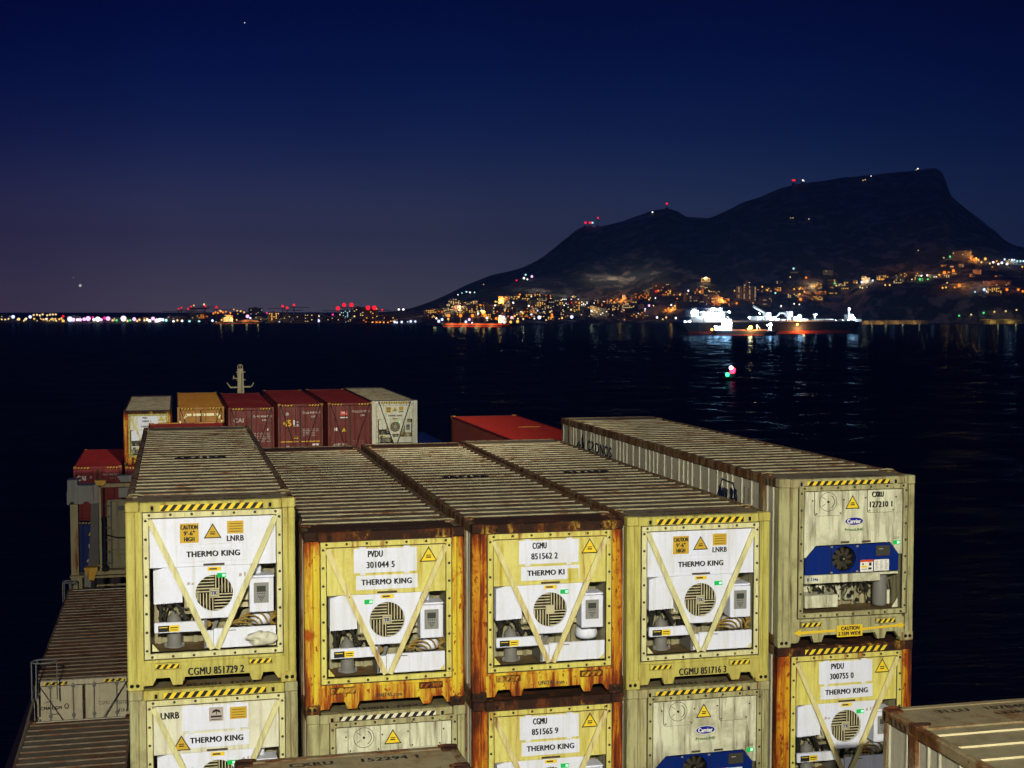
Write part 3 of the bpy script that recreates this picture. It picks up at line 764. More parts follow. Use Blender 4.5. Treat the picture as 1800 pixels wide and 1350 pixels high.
    def fn(mb):
        mb.rect(U(.60), U(.695), V(.570), V(.498), .018, 0); mb.rect(U(.60), U(.695), V(.511), V(.498), .0165, 1); mb.rect(U(.608), U(.65), V(.545), V(.533), .0165, 2)
        mb.rect(U(.615), U(.625), V(.53), V(.517), .0165, 3); mb.rect(U(.665), U(.683), V(.535), V(.515), .0165, 3); mb.rect(U(.608), U(.65), V(.556), V(.553), .0165, 3); mb.rect(U(.66), U(.685), V(.558), V(.545), .0165, 3)
    part(bp, 'warning_sticker', K, fn, [WHITET, WARNRED, HAZY, BLACK])
    def fn(mb):
        mb.rect(U(.703), U(.815), V(.568), V(.5), .018, 0)
        rnd = random.Random(9)
        for c_ in range(3):
            for i in range(8):
                z = V(.508 + .007 * i); x = U(.713 + .035 * c_); mb.rect(x, x + rnd.uniform(.03, .07), z - .006, z, .0165, 1)
    part(bp, 'instruction_sticker', K, fn, [WHITET, DKBROWN])
    part(root, 'service_beam', K, lambda mb: (mb.box(U(.195), U(.75), .02, .09, V(.628), V(.578), ch=.006), mb.box(U(.75) + .001, U(.886), .03, .08, V(.59), V(.578))), [m['plate']])
    text(root, 'R 134a', U(.25), .017, V(.602), .20, .05, TKBLUE, bold=.02)
    part(root, 'cable_box', K, lambda mb: mb.box(U(.2), U(.44), .03, .35, V(.775), V(.70), ch=.008), [m['plate']])
    part(root, 'receiver_tank', K, lambda mb: mb.lathe((U(.79), .22, V(.79)), [(.0, 0), (.12, .0), (.125, .03), (.125, .50), (.11, .54), (0, .555)], 20), [GREYMETAL])
    def fn(mb):
        rnd = random.Random(2)
        for i in range(16):
            x = U(.22 + .035 * i); y = rnd.uniform(.10, .3); z = V(rnd.uniform(.63, .66)); pts = [(x, y, z)]
            for k in range(4):
                x += rnd.uniform(-.07, .08); z -= rnd.uniform(.02, .10); pts.append((x, y, z))
            mb.tube(pts, rnd.choice((.009, .014, .02)), 5)
        for i in range(12):
            x = U(rnd.uniform(.44, .74)); z = V(rnd.uniform(.64, .76)); mb.box(x - .02, x + .02, .15, .22, z - .03, z + .03)
        mb.tube([(U(.64) + .07 * math.cos(t), .12, V(.665) + .07 * math.sin(t)) for t in [2 * math.pi * i / 16 for i in range(17)]], .014, 5)
        mb.tube([(U(.835), .1, V(.63)), (U(.845), .09, V(.69)), (U(.83), .09, V(.76))], .018, 5)
    part(root, 'pipework', K, fn, [DARKMETAL])
    def fn(mb):
        for u in (.23, .34, .46, .555): mb.box(U(u), U(u) + .16, .34, .45, V(.76), V(.645), ch=.01)
        mb.cyl((U(.32), .33, V(.655)), (U(.32), .345, V(.655)), .035, .035, 12, 1)
    part(root, 'valve_block', K, fn, [m['plate'], DARKHOLE])
    part(root, 'strut', K, lambda mb: (mb.front([(U(.886), V(.795)), (U(.886), V(.735)), (U(.84), V(.795))], .03), mb.cyl((U(.825), .08, V(.775)), (U(.825), .08, V(.69)), .028, .028, 10)), [m['plate']])
    def fn(mb):
        mb.box(U(.865) - .06, U(.865) + .07, .0, .0095, V(.412), V(.388)); mb.rect(U(.865) + .01, U(.865) + .055, V(.407), V(.392), -.0015, 1)
    part(root, 'indicator_light', K, fn, [GREEN, GREENHOT])
    text(root, 'GDP', U(.862), .0075, V(.372), .13, .04, DKBROWN)
    def fn(mb):
        mb.prism([(U(.705), V(.385)), (U(.71), V(.352)), (U(.74), V(.343)), (U(.83), V(.345)), (U(.845), V(.36)), (U(.84), V(.39))], .004, .0095)
    part(root, 'tape_patch', K, fn, [m['upper']])
    if arrow:
        def fn(mb):
            zc = V(.916); y = .003
            mb.front([(U(.115), zc - .0), (U(.165), zc - .065), (U(.165), zc - .03), (U(.42), zc - .015), (U(.42), zc + .025), (U(.165), zc + .022), (U(.165), zc + .065)], y)
            mb.front([(U(.94), zc + .03), (U(.895), zc + .095), (U(.895), zc + .055), (U(.62), zc + .025), (U(.62), zc - .015), (U(.895), zc + .012), (U(.895), zc - .03)], y)
            mb.rect(U(.43), U(.62), V(.955), V(.885), y)
        ar = part(root, 'width_warning', K, fn, [ARROW])
        text(ar, 'CAUTION', U(.53), .0015, V(.905), .34, .065, BLACK, bold=.03); text(ar, '2.55M WIDE', U(.525), .0015, V(.936), .42, .062, BLACK, bold=.03)
    return U, V

UP = (0, 0, math.pi)            # lies on the roof and reads from the far side
def roof_text(root, s, x, y, w, h, mat, Hh=H, rot=UP, dz=-.012, bold=.01):
    return text(root, s, x, y, Hh + dz, w, h, mat, rot=rot, bold=bold)

def reefer(name, x0, y0, zt, label, Wd=W, L=L45, Hh=H, group=None, roof=ROOF, rail=RAIL, plate=PLATE, side=SIDE, cast=None, pitch=.46):
    root = empty(name, (x0 + Wd / 2, y0, ZB + zt - Hh), label, 'container', group)
    shell(root, name, Wd, Hh, L, roof, rail, plate, side, cast or rail, rail, pitch, edgem=RIBNEARLIT if roof is ROOFLIT else RIBLIT)
    return root

CLEAN = dict(post=CREAM, head=CREAM, frame=CREAMCLEAN, sill=CREAM, cast=CREAM, upper=WHITE)
CLEAN2 = dict(post=GREYCREAM, head=CREAM, frame=CREAMCLEAN, sill=CREAM, cast=GREYCREAM, upper=WHITECREAM)
RUSTY = dict(brace=BRACEPAINT, post=YELLOWRUST, head=HEAVYRUST, frame=FRAMEYEL, sill=YELLOWRUST, cast=HEAVYRUST, upper=YELLOWPANEL, haz=False, rustledge=True, ledge=HEAVYRUST)
RUSTY2 = dict(brace=BRACEPAINT, post=RUSTRED, head=HEAVYRUST, frame=FRAMEYEL, sill=YELLOWRUST, cast=HEAVYRUST, upper=YELLOWPANEL, haz=False, rustledge=True, ledge=HEAVYRUST)
CARR = dict(post=GREYCREAM, head=GREYCREAM, frame=GREYCREAM, sill=GREYCREAM, cast=GREYCREAM, upper=CARRIERPANEL, plate=CARRIERPANEL)

FRG = 'refrigerated containers in the front row'
TIER = 2.905
# --- top tier of the front row, left to right
A = reefer('reefer_container', 0, 0, 0, 'clean cream refrigerated container marked 851729 on its sill, leftmost of the front row', group=FRG)
v_face(A, 'clean', CLEAN, 'caution', sill_text=('CGMU 851729 2', .52, .84, .115, BLACK), tag_at=(.56, .405))
B = reefer('reefer_container', 2.688, 0, -.562, 'rust-streaked yellow refrigerated container whose white plate reads 301044', group=FRG, plate=PLATERUST, cast=RAILRUST, rail=RAIL)
v_face(B, 'rusty', RUSTY, 'code', code=('PVDU', '301044 5'), sill_text=('UNIT45.com', .52, .42, .06, DKBROWN), tag_at=(.40, .395), smudge=False)
Cc = reefer('reefer_container', 5.378, 0, -.54, 'rusty orange refrigerated container whose white plate reads 851562, blank square on its fan', group=FRG, plate=PLATERUST, cast=RAILRUST, rail=RAIL)
v_face(Cc, 'rusty2', RUSTY2, 'code', code=('CGMU', '851562 2'), tk_cut=True, badge=False, sill_text=('UNIT45.com', .52, .44, .065, DKBROWN), tag_at=(.61, .40), smudge=False, cable=False)
D = reefer('reefer_container', 7.999, 0, -.51, 'clean yellowish cream refrigerated container marked 851716 on its bottom sill', group=FRG)
v_face(D, 'clean', CLEAN, 'caution', sill_text=('CGMU 851716 3', .53, .84, .115, BLACK), tag_at=(.64, .405), smudge=False)
E = reefer('reefer_container', 10.714, 0, .043, 'grey cream refrigerated container with blue fan panel and yellow width warning arrow, marked 127210', group=FRG)
square_face(E, 'sq', CARR, ('CXRU', '127210 1'), arrow=True)
# --- the tier below
A2 = reefer('reefer_container', .02, 0, -TIER, 'cream refrigerated container with an orange triangle beside its name, under the one marked 851729', group=FRG)
v_face(A2, 'clean2', CLEAN2, 'leaf', tag_at=(.60, .42))
B2 = reefer('reefer_container', 2.71, 0, -.562 - TIER, 'weathered cream refrigerated container with a round vent dial, under the rusty one marked 301044', group=FRG)
square_face(B2, 'sqw', dict(CARR, haz='w'), None)
C2 = reefer('reefer_container', 5.39, 0, -.54 - TIER, 'rusty refrigerated container whose white plate reads 851565', group=FRG, plate=PLATERUST, cast=RAILRUST)
v_face(C2, 'rusty2', RUSTY2, 'code', code=('CGMU', '851565 9'), tag_at=(.61, .40), smudge=False)
D2 = reefer('reefer_container', 8.01, 0, -.51 - TIER, 'grey cream refrigerated container with blank hatch and blue fan panel, under the one marked 851716', group=FRG)
square_face(D2, 'sq', CARR, None)
E2 = reefer('reefer_container', 10.71, 0, .043 - TIER, 'rusty orange refrigerated container whose white plate reads 300755, under the one with the arrow', group=FRG, plate=PLATERUST, cast=RAILRUST)
v_face(E2, 'rusty3', dict(RUSTY2, haz=True, upper=FRAMEYEL), 'code', code=('PVDU', '300755 0'), tag_at=(.62, .415))
q = A.location
mb = MB(); bm = bmesh.new(); bmesh.ops.create_icosphere(bm, subdivisions=3, radius=1)
from mathutils import noise as _mn
for v in bm.verts:
    n_ = _mn.fractal(v.co * 1.6 + Vector((3, 1, 2)), 1, 2.2, 4); v.co = Vector((v.co.x * .19, v.co.y * .09, v.co.z * .125)) * (1 + .6 * n_)
    if v.co.z > .07: v.co.x *= .55
mb.take(bm, 0, True)
tag(link('plastic_bag', mb.mesh('plastic_bag', [WHITECREAM]), None, (q.x + (.79 - .5) * W, q.y - .06, q.z + H * (1 - .745))), 'crumpled pale bag tucked against the lower right panel of the container marked 851729', 'bag')
# roof lettering: owner codes that read from the bow
for rt, s in ((A, 'CGMU  851729 2'), (B, 'PVDU  301044 5'), (Cc, 'CGMU  851562 2'), (D, 'CGMU  851716 3'), (A2, 'TLLU  108228 4'), (B2, 'CXRU  150041 1'), (C2, 'CGMU  851565 9'), (D2, 'CXRU  152028 1'), (E2, 'PVDU  300755 0'), (E, 'CXRU  127210 1')):
    roof_text(rt, s, .05, .26, 1.25, .12, BLACK if rt not in (B, Cc) else DKBROWN)
for rt in (A, D):
    roof_text(rt, 'CAUTION  45FT8 -LONG!', .1, .60, 1.05, .10, flat('faded_red_lettering', (.16, .035, .03), .7))
    def fn(mb):
        for s in (-1, 1):
            x = .1 + s * .75
            mb.add([(x - .05, .56, H - .011), (x + .05, .56, H - .011), (x + .05, .64, H - .011), (x - .05, .64, H - .011), (x - .09, .60, H - .0112), (x + .09, .60, H - .0112), (x, .70, H - .0112)], [(0, 1, 2, 3), (4, 5, 6)])
    part(rt, 'roof_arrow', 'ra', fn, [bpy.data.materials['faded_red_lettering']])
for rt in (A, Cc, D):
    roof_text(rt, '851729' if rt is A else '851562' if rt is Cc else '851716', -.05, 6.4, .95, .33, BLACK, dz=-.0065)
# worn and bent corner protection on the roof edges
for rt in (A, B, Cc, D, E):
    for s_ in (-1, 1):
        def fn(mb):
            x = s_ * (W / 2 - .13)
            mb.tube([(x - .10, .80, H + .015), (x - .02, .74, H + .035), (x + .07, .72, H + .030), (x + .12, .76, H + .012)], .016, 5)
        part(rt, 'casting_lip', ('lip', s_), fn, [SHIPCREAM])
# marks on the left side wall of the tall right-hand container
SIDEROT = Matrix(((0, 0, -1), (-1, 0, 0), (0, 1, 0))).to_euler()
def side_text(root, s, y, z, w, h, mat, bold=0.0):
    return text(root, s, -W / 2 + .020, y, z, w, h, mat, rot=SIDEROT, bold=bold)
side_text(E, 'CRONOS', 10.35, H - .50, 1.95, .25, NAVY, .01)
def fn(mb):
    x = -W / 2 + .020
    P2 = lambda pts: mb.add([(x, y, z) for y, z in pts], [list(range(len(pts)))[::-1]])
    z0 = H - .62
    P2([(12.35, z0), (12.25, z0 + .06), (12.05, z0 + .16), (12.0, z0 + .14), (12.2, z0)])
    P2([(12.12, z0), (12.0, z0 + .10), (11.9, z0 + .08), (11.92, z0)])
    P2([(11.85, z0), (11.90, z0 + .20), (11.78, z0 + .38), (11.70, z0 + .30), (11.72, z0 + .18), (11.6, z0 + .12), (11.62, z0)])
part(E, 'side_emblem', 'emb', fn, [NAVY])
def fn(mb):
    x = -W / 2 + .019; c = (2.33, H - .58)
    pts = [(2.60, .30), (2.05, .28), (1.86, .05), (1.86, -.28), (2.10, -.48), (2.60, -.48), (2.85, -.05)]
    n = len(pts)
    for i in range(n):
        (a, b), (e, f) = pts[i], pts[(i + 1) % n]
        q = lambda y, z, k: (x, c[0] + (y - c[0]) * k, c[1] + (z * 1.0) * k)
        mb.add([q(a, b, 1), q(e, f, 1), q(e, f, .90), q(a, b, .90)], [(0, 1, 2, 3)])
part(E, 'side_emblem', 'hex', fn, [NAVY])
side_text(E, 'PAV', 2.52, H - .62, .40, .34, NAVY, .03); side_text(E, '&S', 2.05, H - .58, .30, .36, NAVY, .03)
for yy in (1.35, 1.55):
    text(E, 'REFRIGERATED', -W / 2 + .020, yy, H - .62, .60, .05, NAVY, rot=(Matrix(((0, 0, -1), (0, -1, 0), (-1, 0, 0)))).to_euler())
def fn(mb):
    x = -W / 2 - .0035
    for y in (.22, 13.1):
        for i in range(3): mb.add([(x, y + .14 * i, H - .13), (x, y + .14 * i + .05, H - .13), (x, y + .14 * i + .09, H - .03), (x, y + .14 * i + .04, H - .03)], [(3, 2, 1, 0)])
for rt in (E,): part(rt, 'side_hazard_mark', 'sh', fn, [BLACK])

# --- the near bay at the bottom edge of the picture
N1 = reefer('reefer_container', 1.35, -6.0 - L45, -2.14, 'grey roofed container with rusty corners marked 152294 on its roof end', roof=ROOF, plate=PLATELIT, cast=HEAVYRUST)
N2 = reefer('reefer_container', 9.38, -6.0 - L45, -2.09, 'grey roofed container with ribbed side marked 107840, cut off by the right edge', roof=ROOFLIT, plate=PLATELIT, rail=PLATELIT, cast=RAILRUST)
for rt, s, ss in ((N1, 'CXRU     152294 1', None), (N2, 'TLLU   107840 0', 'LNRB')):
    roof_text(rt, s, .05, L45 - .28, 1.45, .12, BLACK, rot=(0, 0, 0))
    if ss: roof_text(rt, ss, .28, L45 - .50, .5, .10, BLACK, rot=(0, 0, 0))
    for s_ in (-1, 1):
        for y in (L45 - .05, L45 - .76):
            def fn(mb):
                x = s_ * (W / 2 - .12)
                mb.tube([(x - .10, y + .01, H + .006), (x - .03, y - .05, H + .032), (x + .06, y - .06, H + .028), (x + .11, y, H + .004)], .020, 5)
                if y > L45 - .1: mb.box(s_ * (W / 2 - .01), s_ * (W / 2 - .2), L45 - .2, L45 - .005, H - .02, H + .008, ch=.01)
            part(rt, 'casting_lip', ('lipn', s_, y), fn, [HEAVYRUST])
    def fn(mb):
        x = -W / 2 - .0035
        for i in range(4): y = L45 - .62 + .11 * i; mb.add([(x, y, H - .13), (x, y + .05, H - .13), (x, y + .08, H - .05), (x, y + .03, H - .05)], [(3, 2, 1, 0)])
    part(rt, 'side_hazard_mark', 'shn', fn, [BLACK])

# ------------------------------------------------------------------ dry containers, doors towards the camera
def dry(x0, y0, zt, label, body, roofm, door=None, Wd=2.44, Hh=2.90, L=12.19, group=None, haz=YELT, bars=None, castm=None, rh=.018, edgem=None, name='dry_container'):
    root = empty(name, (x0 + Wd / 2, y0, ZB + zt - Hh), label, 'container', group)
    door = door or body; castm = castm or body; bars = bars or body
    k = (body.name, roofm.name, round(L, 2), round(Wd, 2))
    a = Wd / 2
    U = lambda u: (u - .5) * Wd
    V = lambda v: Hh * (1 - v)
    part(root, 'roof', k, roof_fn(L, Wd, Hh, .10, L - .1, .42 if rh > .02 else .28, rh, .07, .05), [roofm, edgem or roofm])
    for s in (-1, 1):
        part(root, 'side_wall', k + (s,), side_profile(L, s * (a - .04), s, .1, Hh - .06, (.09,), .028), [body])
        part(root, 'top_rail', k + (s,), lambda mb: mb.box(s * a, s * (a - .055), .05, L - .05, Hh - .075, Hh - .005, ch=.01), [roofm])
        part(root, 'bottom_rail', k + (s,), lambda mb: mb.box(s * a, s * (a - .08), .05, L - .05, .02, .14), [body])
        part(root, 'corner_post', k + (s,), lambda mb: mb.box(s * a, s * (a - .12), 0, .14, .1, Hh - .1, ch=.012), [body])
        for y in (.08, L - .08):
            for z in (.055, Hh - .055):
                part(root, 'corner_casting', k + (s, y, z), lambda mb: mb.box(s * (a + .003), s * (a - .17), y - .085, y + .085, z - .058, z + .062, ch=.01), [castm])
    part(root, 'end_wall', k, lambda mb: mb.box(-a + .03, a - .03, L - .08, L - .02, .05, Hh - .02), [body])
    part(root, 'floor_panel', k, lambda mb: mb.box(-a + .08, a - .08, .3, L - .1, .04, .14), [body])
    def fn(mb):
        mb.box(-a + .10, a - .10, .0, .13, V(.052), V(.004), ch=.012)
    hd = part(root, 'end_header', k, fn, [body])
    for u0, u1 in ((.10, .34), (.70, .92)):
        part(hd, 'hazard_stripe', k + (u0,), lambda mb: hazard(mb, U(u0), U(u1), V(.044), V(.016), -.003, pitch=.16), [BLACK, haz])
    part(root, 'end_sill', k, lambda mb: mb.box(-a + .12, a - .12, 0, .12, V(.99), V(.945), ch=.01), [body])
    for i, (u0, u1) in enumerate(((.055, .496), (.504, .945))):
        def fn(mb):
            z = [V(.942), V(.74), V(.72), V(.60), V(.58), V(.45), V(.43), V(.30), V(.28), V(.06)]
            mb.box(U(u0), U(u1), .035, .07, z[0], z[-1])
            for v in (.30, .44, .585, .73):
                mb.box(U(u0) + .06, U(u1) - .06, .022, .036, V(v) - .035, V(v) + .035, ch=.01)
            mb.box(U(u0), U(u0) + .03, .020, .036, z[0], z[-1], 1); mb.box(U(u1) - .03, U(u1), .020, .036, z[0], z[-1], 1)
        d = part(root, 'door', k + (i,), fn, [door, DKBROWN])
        for u in ((.165, .395) if i == 0 else (.605, .835)):
            def fn(mb):
                mb.cyl((U(u), -.012, V(.97)), (U(u), -.012, V(.03)), .017, .017, 8)
                for v in (.06, .33, .62, .93): mb.box(U(u) - .045, U(u) + .045, -.03, .03, V(v) - .035, V(v) + .035, ch=.01)
                mb.box(U(u), U(u) + .32, -.022, -.008, V(.60) - .02, V(.60) + .02)
            part(d, 'locking_bar', k + (u,), fn, [bars])
        def fn(mb):
            xe = U(u0) if i == 0 else U(u1)
            for v in (.12, .34, .58, .86): mb.box(xe - .05, xe + .05, .0, .04, V(v) - .03, V(v) + .03)
        part(d, 'hinge', k + (i,), fn, [body])
    return root, U, V
def table(root, x, z, w, n, rows, mat, y=.020):
    """small lines of weights stencilled on a door"""
    def fn(mb):
        rnd = random.Random(int(x * 100 + z * 10))
        for i in range(rows):
            for c in range(n):
                xx = x + c * w / n
                l = w / n * rnd.uniform(.45, .85)
                m_ = int(l / .05) + 1
                for q in range(m_):
                    hh = rnd.choice((.035, .045, .05))
                    mb.rect(xx + q * .05, xx + q * .05 + .033, z - i * .09 - hh, z - i * .09, y)
    part(root, 'weight_table', (round(x, 2), round(z, 2), w, n, rows), fn, [mat])
def sq(root, nm, x, z, w, h, mat, y=.020): part(root, nm, (round(x, 2), round(z, 2), w, h), lambda mb: mb.rect(x - w / 2, x + w / 2, z - h / 2, z + h / 2, y), [mat])

# left column: two stained roofs and the white doors between them
L1, U, V = dry(-2.93, 16.04, -6.80, 'low container with brown stained roof and white doors marked 530704, at the left', DOORWHITE, ROOFDARK, bars=GREYMETAL, Wd=2.5, L=12.19, haz=HAZY, castm=RAILRUST, rh=.03, edgem=ROOFEDGE)
text(L1, 'CMA CGM', U(.17), .02, V(.255), .52, .085, BLACK, bold=.02)
def fn(mb):
    for (x, z, s) in ((U(.17) - .06, V(.205), 1), (U(.17) + .06, V(.305), -1)):
        mb.front([(x - .14, z - .02 * s), (x - .03, z + .03 * s), (x + .1, z + .035 * s), (x + .12, z + .02 * s), (x - .03, z + .012 * s)][::(1 if s > 0 else -1)], .02)
part(L1, 'logo_swoosh', 'cma', fn, [BLACK])
text(L1, 'CGMU', U(.705), .02, V(.235), .26, .10, BLACK); text(L1, '530704', U(.89), .02, V(.24), .34, .10, BLACK); text(L1, '45R1', U(.89), .02, V(.315), .22, .09, BLACK)
def fn(mb):
    n = 16; c = (U(.325), V(.245))
    for i in range(n):
        a0, a1 = 2 * math.pi * i / n, 2 * math.pi * (i + 1) / n
        mb.front([(c[0] + .06 * math.cos(a0), c[1] + .075 * math.sin(a0)), (c[0] + .035 * math.cos(a0), c[1] + .05 * math.sin(a0)), (c[0] + .035 * math.cos(a1), c[1] + .05 * math.sin(a1)), (c[0] + .06 * math.cos(a1), c[1] + .075 * math.sin(a1))], .02)
part(L1, 'door_emblem', 'o', fn, [DKBROWN])
L0, U, V = dry(-2.83, 0.0, -7.17, 'container with olive stained roof running out of the bottom left corner', DOORWHITE, ROOFOLIVE, Wd=2.45, L=13.7, castm=RAILRUST, rh=.03, edgem=ROOFEDGE)

# second bay: red containers just behind the front row
M1, U, V = dry(10.72, 15.2, -1.06, 'bright orange red container with ribbed side, alone behind the front row', MAROON, ORANGERED, Wd=2.5, L=13.7, castm=OCHRE)
def fn(mb):
    for x, y, l in ((.1, 8.6, .75), (.45, 4.0, .45)): mb.box(x, x + l, y, y + .10, 2.868, 2.8915)
part(M1, 'roof_plate', 'rp', fn, [OCHRE])
M2, U, V = dry(-.15, 15.3, -1.13, 'dark red container whose far roof edge barely shows behind the one marked 851729', MAROON, MAROONROOF, Wd=2.6, L=13.7, castm=OCHRE)
part(M2, 'roof_hazard_plate', 'rh', lambda mb: [mb.box(s * .62 - .36, s * .62 + .36, 13.45, 13.72, 2.885, 2.912) for s in (-1, 1)], [OCHRE])
# far row
FG = 'containers in the far row'
R1 = reefer('reefer_container', -1.90, 54, -2.50, 'far white refrigerated container with rusty orange posts, leftmost of the upper far row', Wd=2.5, L=13.2, group=FG, roof=ROOFGREY, rail=RAILRUST, plate=ROOFGREY)
v_face(R1, 'rustyfar', dict(RUSTY2, post=RUSTRED, upper=WHITECREAM, frame=CREAM), 'code', code=('PVDU', '30097 1'), Wd=2.5, tag_at=(.6, .4))
Y1, U, V = dry(.87, 54, -2.33, 'far ochre container whose doors are outlined with pale reflective tape', OCHRE, OCHRE, group=FG, L=13.2)
def fn(mb):
    y = -.004; z1, z0 = V(.12), V(.165)
    for a, b in ((.185, .30), (.335, .50), (.525, .535), (.56, .60), (.62, .785), (.82, .90)):
        mb.rect(U(a), U(b), z0, z1, y)
    mb.front([(U(.115), V(.22)), (U(.15), V(.22)), (U(.215), z0), (U(.185), z1)], y); mb.front([(U(.86), V(.22)), (U(.895), V(.22)), (U(.93), z0 - .0), (U(.88), z1)][::1], y)
    for u in (.045, .93): mb.rect(U(u), U(u + .03), V(.95), V(.25), y)
part(Y1, 'reflective_tape', 'y', fn, [REFLECT])
sq(Y1, 'door_sticker', U(.165), V(.36), .26, .3, GREYT); sq(Y1, 'door_mark', U(.36), V(.36), .10, .12, WHITET)
text(Y1, 'CRSU 4571', U(.74), .02, V(.30), .8, .10, MAROON); text(Y1, 'L5G1', U(.85), .02, V(.38), .3, .09, MAROON)
def common(rt, code, U, V, size='L5G1'):
    text(rt, code, U(.74), .018, V(.17), .95, .11, WHITET); text(rt, size, U(.80), .018, V(.24), .30, .09, WHITET)
K1, U, V = dry(3.52, 54, -2.40, 'far maroon container with white weight tables, third from the left of the upper far row', MAROON, MAROONROOF, group=FG, L=13.2)
text(K1, 'CAI', U(.23), .018, V(.24), .50, .22, GREYT, bold=.03); common(K1, 'CAIU 456617 1', U, V)
table(K1, U(.56), V(.48), .95, 3, 6, GREYT); sq(K1, 'yellow_band', U(.75), V(.82), 1.0, .05, YELT); sq(K1, 'white_mark', U(.85), V(.42), .10, .10, WHITET)
K2, U, V = dry(6.15, 54, -2.25, 'far maroon container with a large yellow 45 on its door', MAROON, MAROONROOF, group=FG, L=13.2, castm=OCHRE)
text(K2, '45', U(.21), .018, V(.36), .40, .34, YELT, bold=.04); text(K2, '1:', U(.40), .018, V(.35), .24, .26, WHITET, bold=.03); sq(K2, 'underline', U(.405), V(.415), .30, .035, WHITET)
def fn(mb):
    mb.front([(U(.21) + .09 * math.cos(2 * math.pi * i / 14), V(.19) + .09 * math.sin(2 * math.pi * i / 14)) for i in range(14)], .018)
part(K2, 'round_mark', 'r', fn, [GREYT])
common(K2, 'TLLU 445714 1', U, V); table(K2, U(.55), V(.47), .95, 2, 5, GREYT); tri_sign(K2, 'k2', U(.40), V(.62), .28, .017, YELT)
for u in (.25, .72): sq(K2, 'yellow_band', U(u), V(.71), 1.0, .05, YELT)
sq(K2, 'white_plate', U(.22), V(.83), .18, .24, GREYT); sq(K2, 'white_plate', U(.83), V(.77), .34, .10, WHITET); sq(K2, 'black_plate', U(.83), V(.83), .34, .14, BLACK)
K3, U, V = dry(8.85, 54, -2.23, 'far maroon container with a red and white sign and white 45 on its doors', MAROON, MAROONROOF, group=FG, L=13.2, castm=OCHRE)
sq(K3, 'sign_plate', U(.36), V(.20), .40, .22, WARNRED); text(K3, 'TAL', U(.36), .016, V(.19), .30, .11, WHITET, bold=.03); sq(K3, 'sign_plate', U(.36), V(.28), .40, .06, WHITET); sq(K3, 'sign_plate', U(.36), V(.31), .40, .04, BLACK)
sq(K3, 'white_mark', U(.18), V(.50), .16, .16, WHITET); tri_sign(K3, 'k3', U(.36), V(.51), .26, .017, HAZY)
text(K3, '45', U(.20), .018, V(.82), .42, .30, GREYT, bold=.03); text(K3, 'B', U(.38), .018, V(.81), .20, .26, GREYT, bold=.03); text(K3, 'ZL UU', U(.70), .018, V(.79), .7, .44, flat('ghost_lettering', (.26, .10, .085), .7))
common(K3, 'TLLU 711777 1', U, V); sq(K3, 'yellow_band', U(.5), V(.93), 2.0, .05, YELT)
R2 = reefer('reefer_container', 11.25, 54, -2.17, 'far clean white refrigerated container crossed by black lashing rods, rightmost of the far row', group=FG, roof=ROOFGREY, rail=RAIL, plate=ROOFGREY, L=13.2)
v_face(R2, 'farwhite', dict(CLEAN, post=WHITECREAM, frame=WHITECREAM, head=WHITECREAM, sill=WHITECREAM, cast=WHITECREAM, upper=WHITECREAM), 'caution', tag_at=(.6, .4), smudge=True, white=WHITECREAM)
G1, U, V = dry(-4.46, 54, -5.36, 'far red container with white lettering, outermost on the left, one tier below the far row', RED, REDROOF, castm=OCHRE, L=9.2)
text(G1, 'CAI', U(.165), .018, V(.215), .42, .25, WHITET, bold=.04); sq(G1, 'white_mark', U(.36), V(.20), .11, .12, GREYT)
text(G1, 'CAIU 456394 1', U(.76), .018, V(.155), .82, .11, WHITET); text(G1, 'L5G1', U(.82), .018, V(.225), .28, .09, GREYT); sq(G1, 'yellow_mark', U(.86), V(.72), .25, .14, YELT)
G2, U, V = dry(-1.85, 54, -5.42, 'far red container mostly hidden under the white one with rusty posts', RED, REDROOF, castm=OCHRE)
text(G2, 'CAI', U(.20), .018, V(.215), .42, .25, WHITET, bold=.04)
G3, U, V = dry(-4.44, 54, -5.36 - 2.91, 'far blue container with yellow bands and a white 45, seen through the lashing frame', BLUEBOX, BLUEBOX, haz=HAZY)
text(G3, 'UNIT', U(.42), .018, V(.46), .62, .24, WHITET, bold=.04); text(G3, '45', U(.36), .018, V(.72), .52, .40, HAZW, bold=.05); tri_sign(G3, 'g3', U(.33), V(.22), .30, .017, HAZY)
sq(G3, 'yellow_band', U(.38), V(.825), .60, .08, HAZY); text(G3, '1:2', U(.40), .018, V(.90), .3, .14, WHITET)
G4, U, V = dry(13.93, 54, -5.05, 'far blue container whose dim roof shows right of the clean white one', BLUEBOX, BLUEBOX)

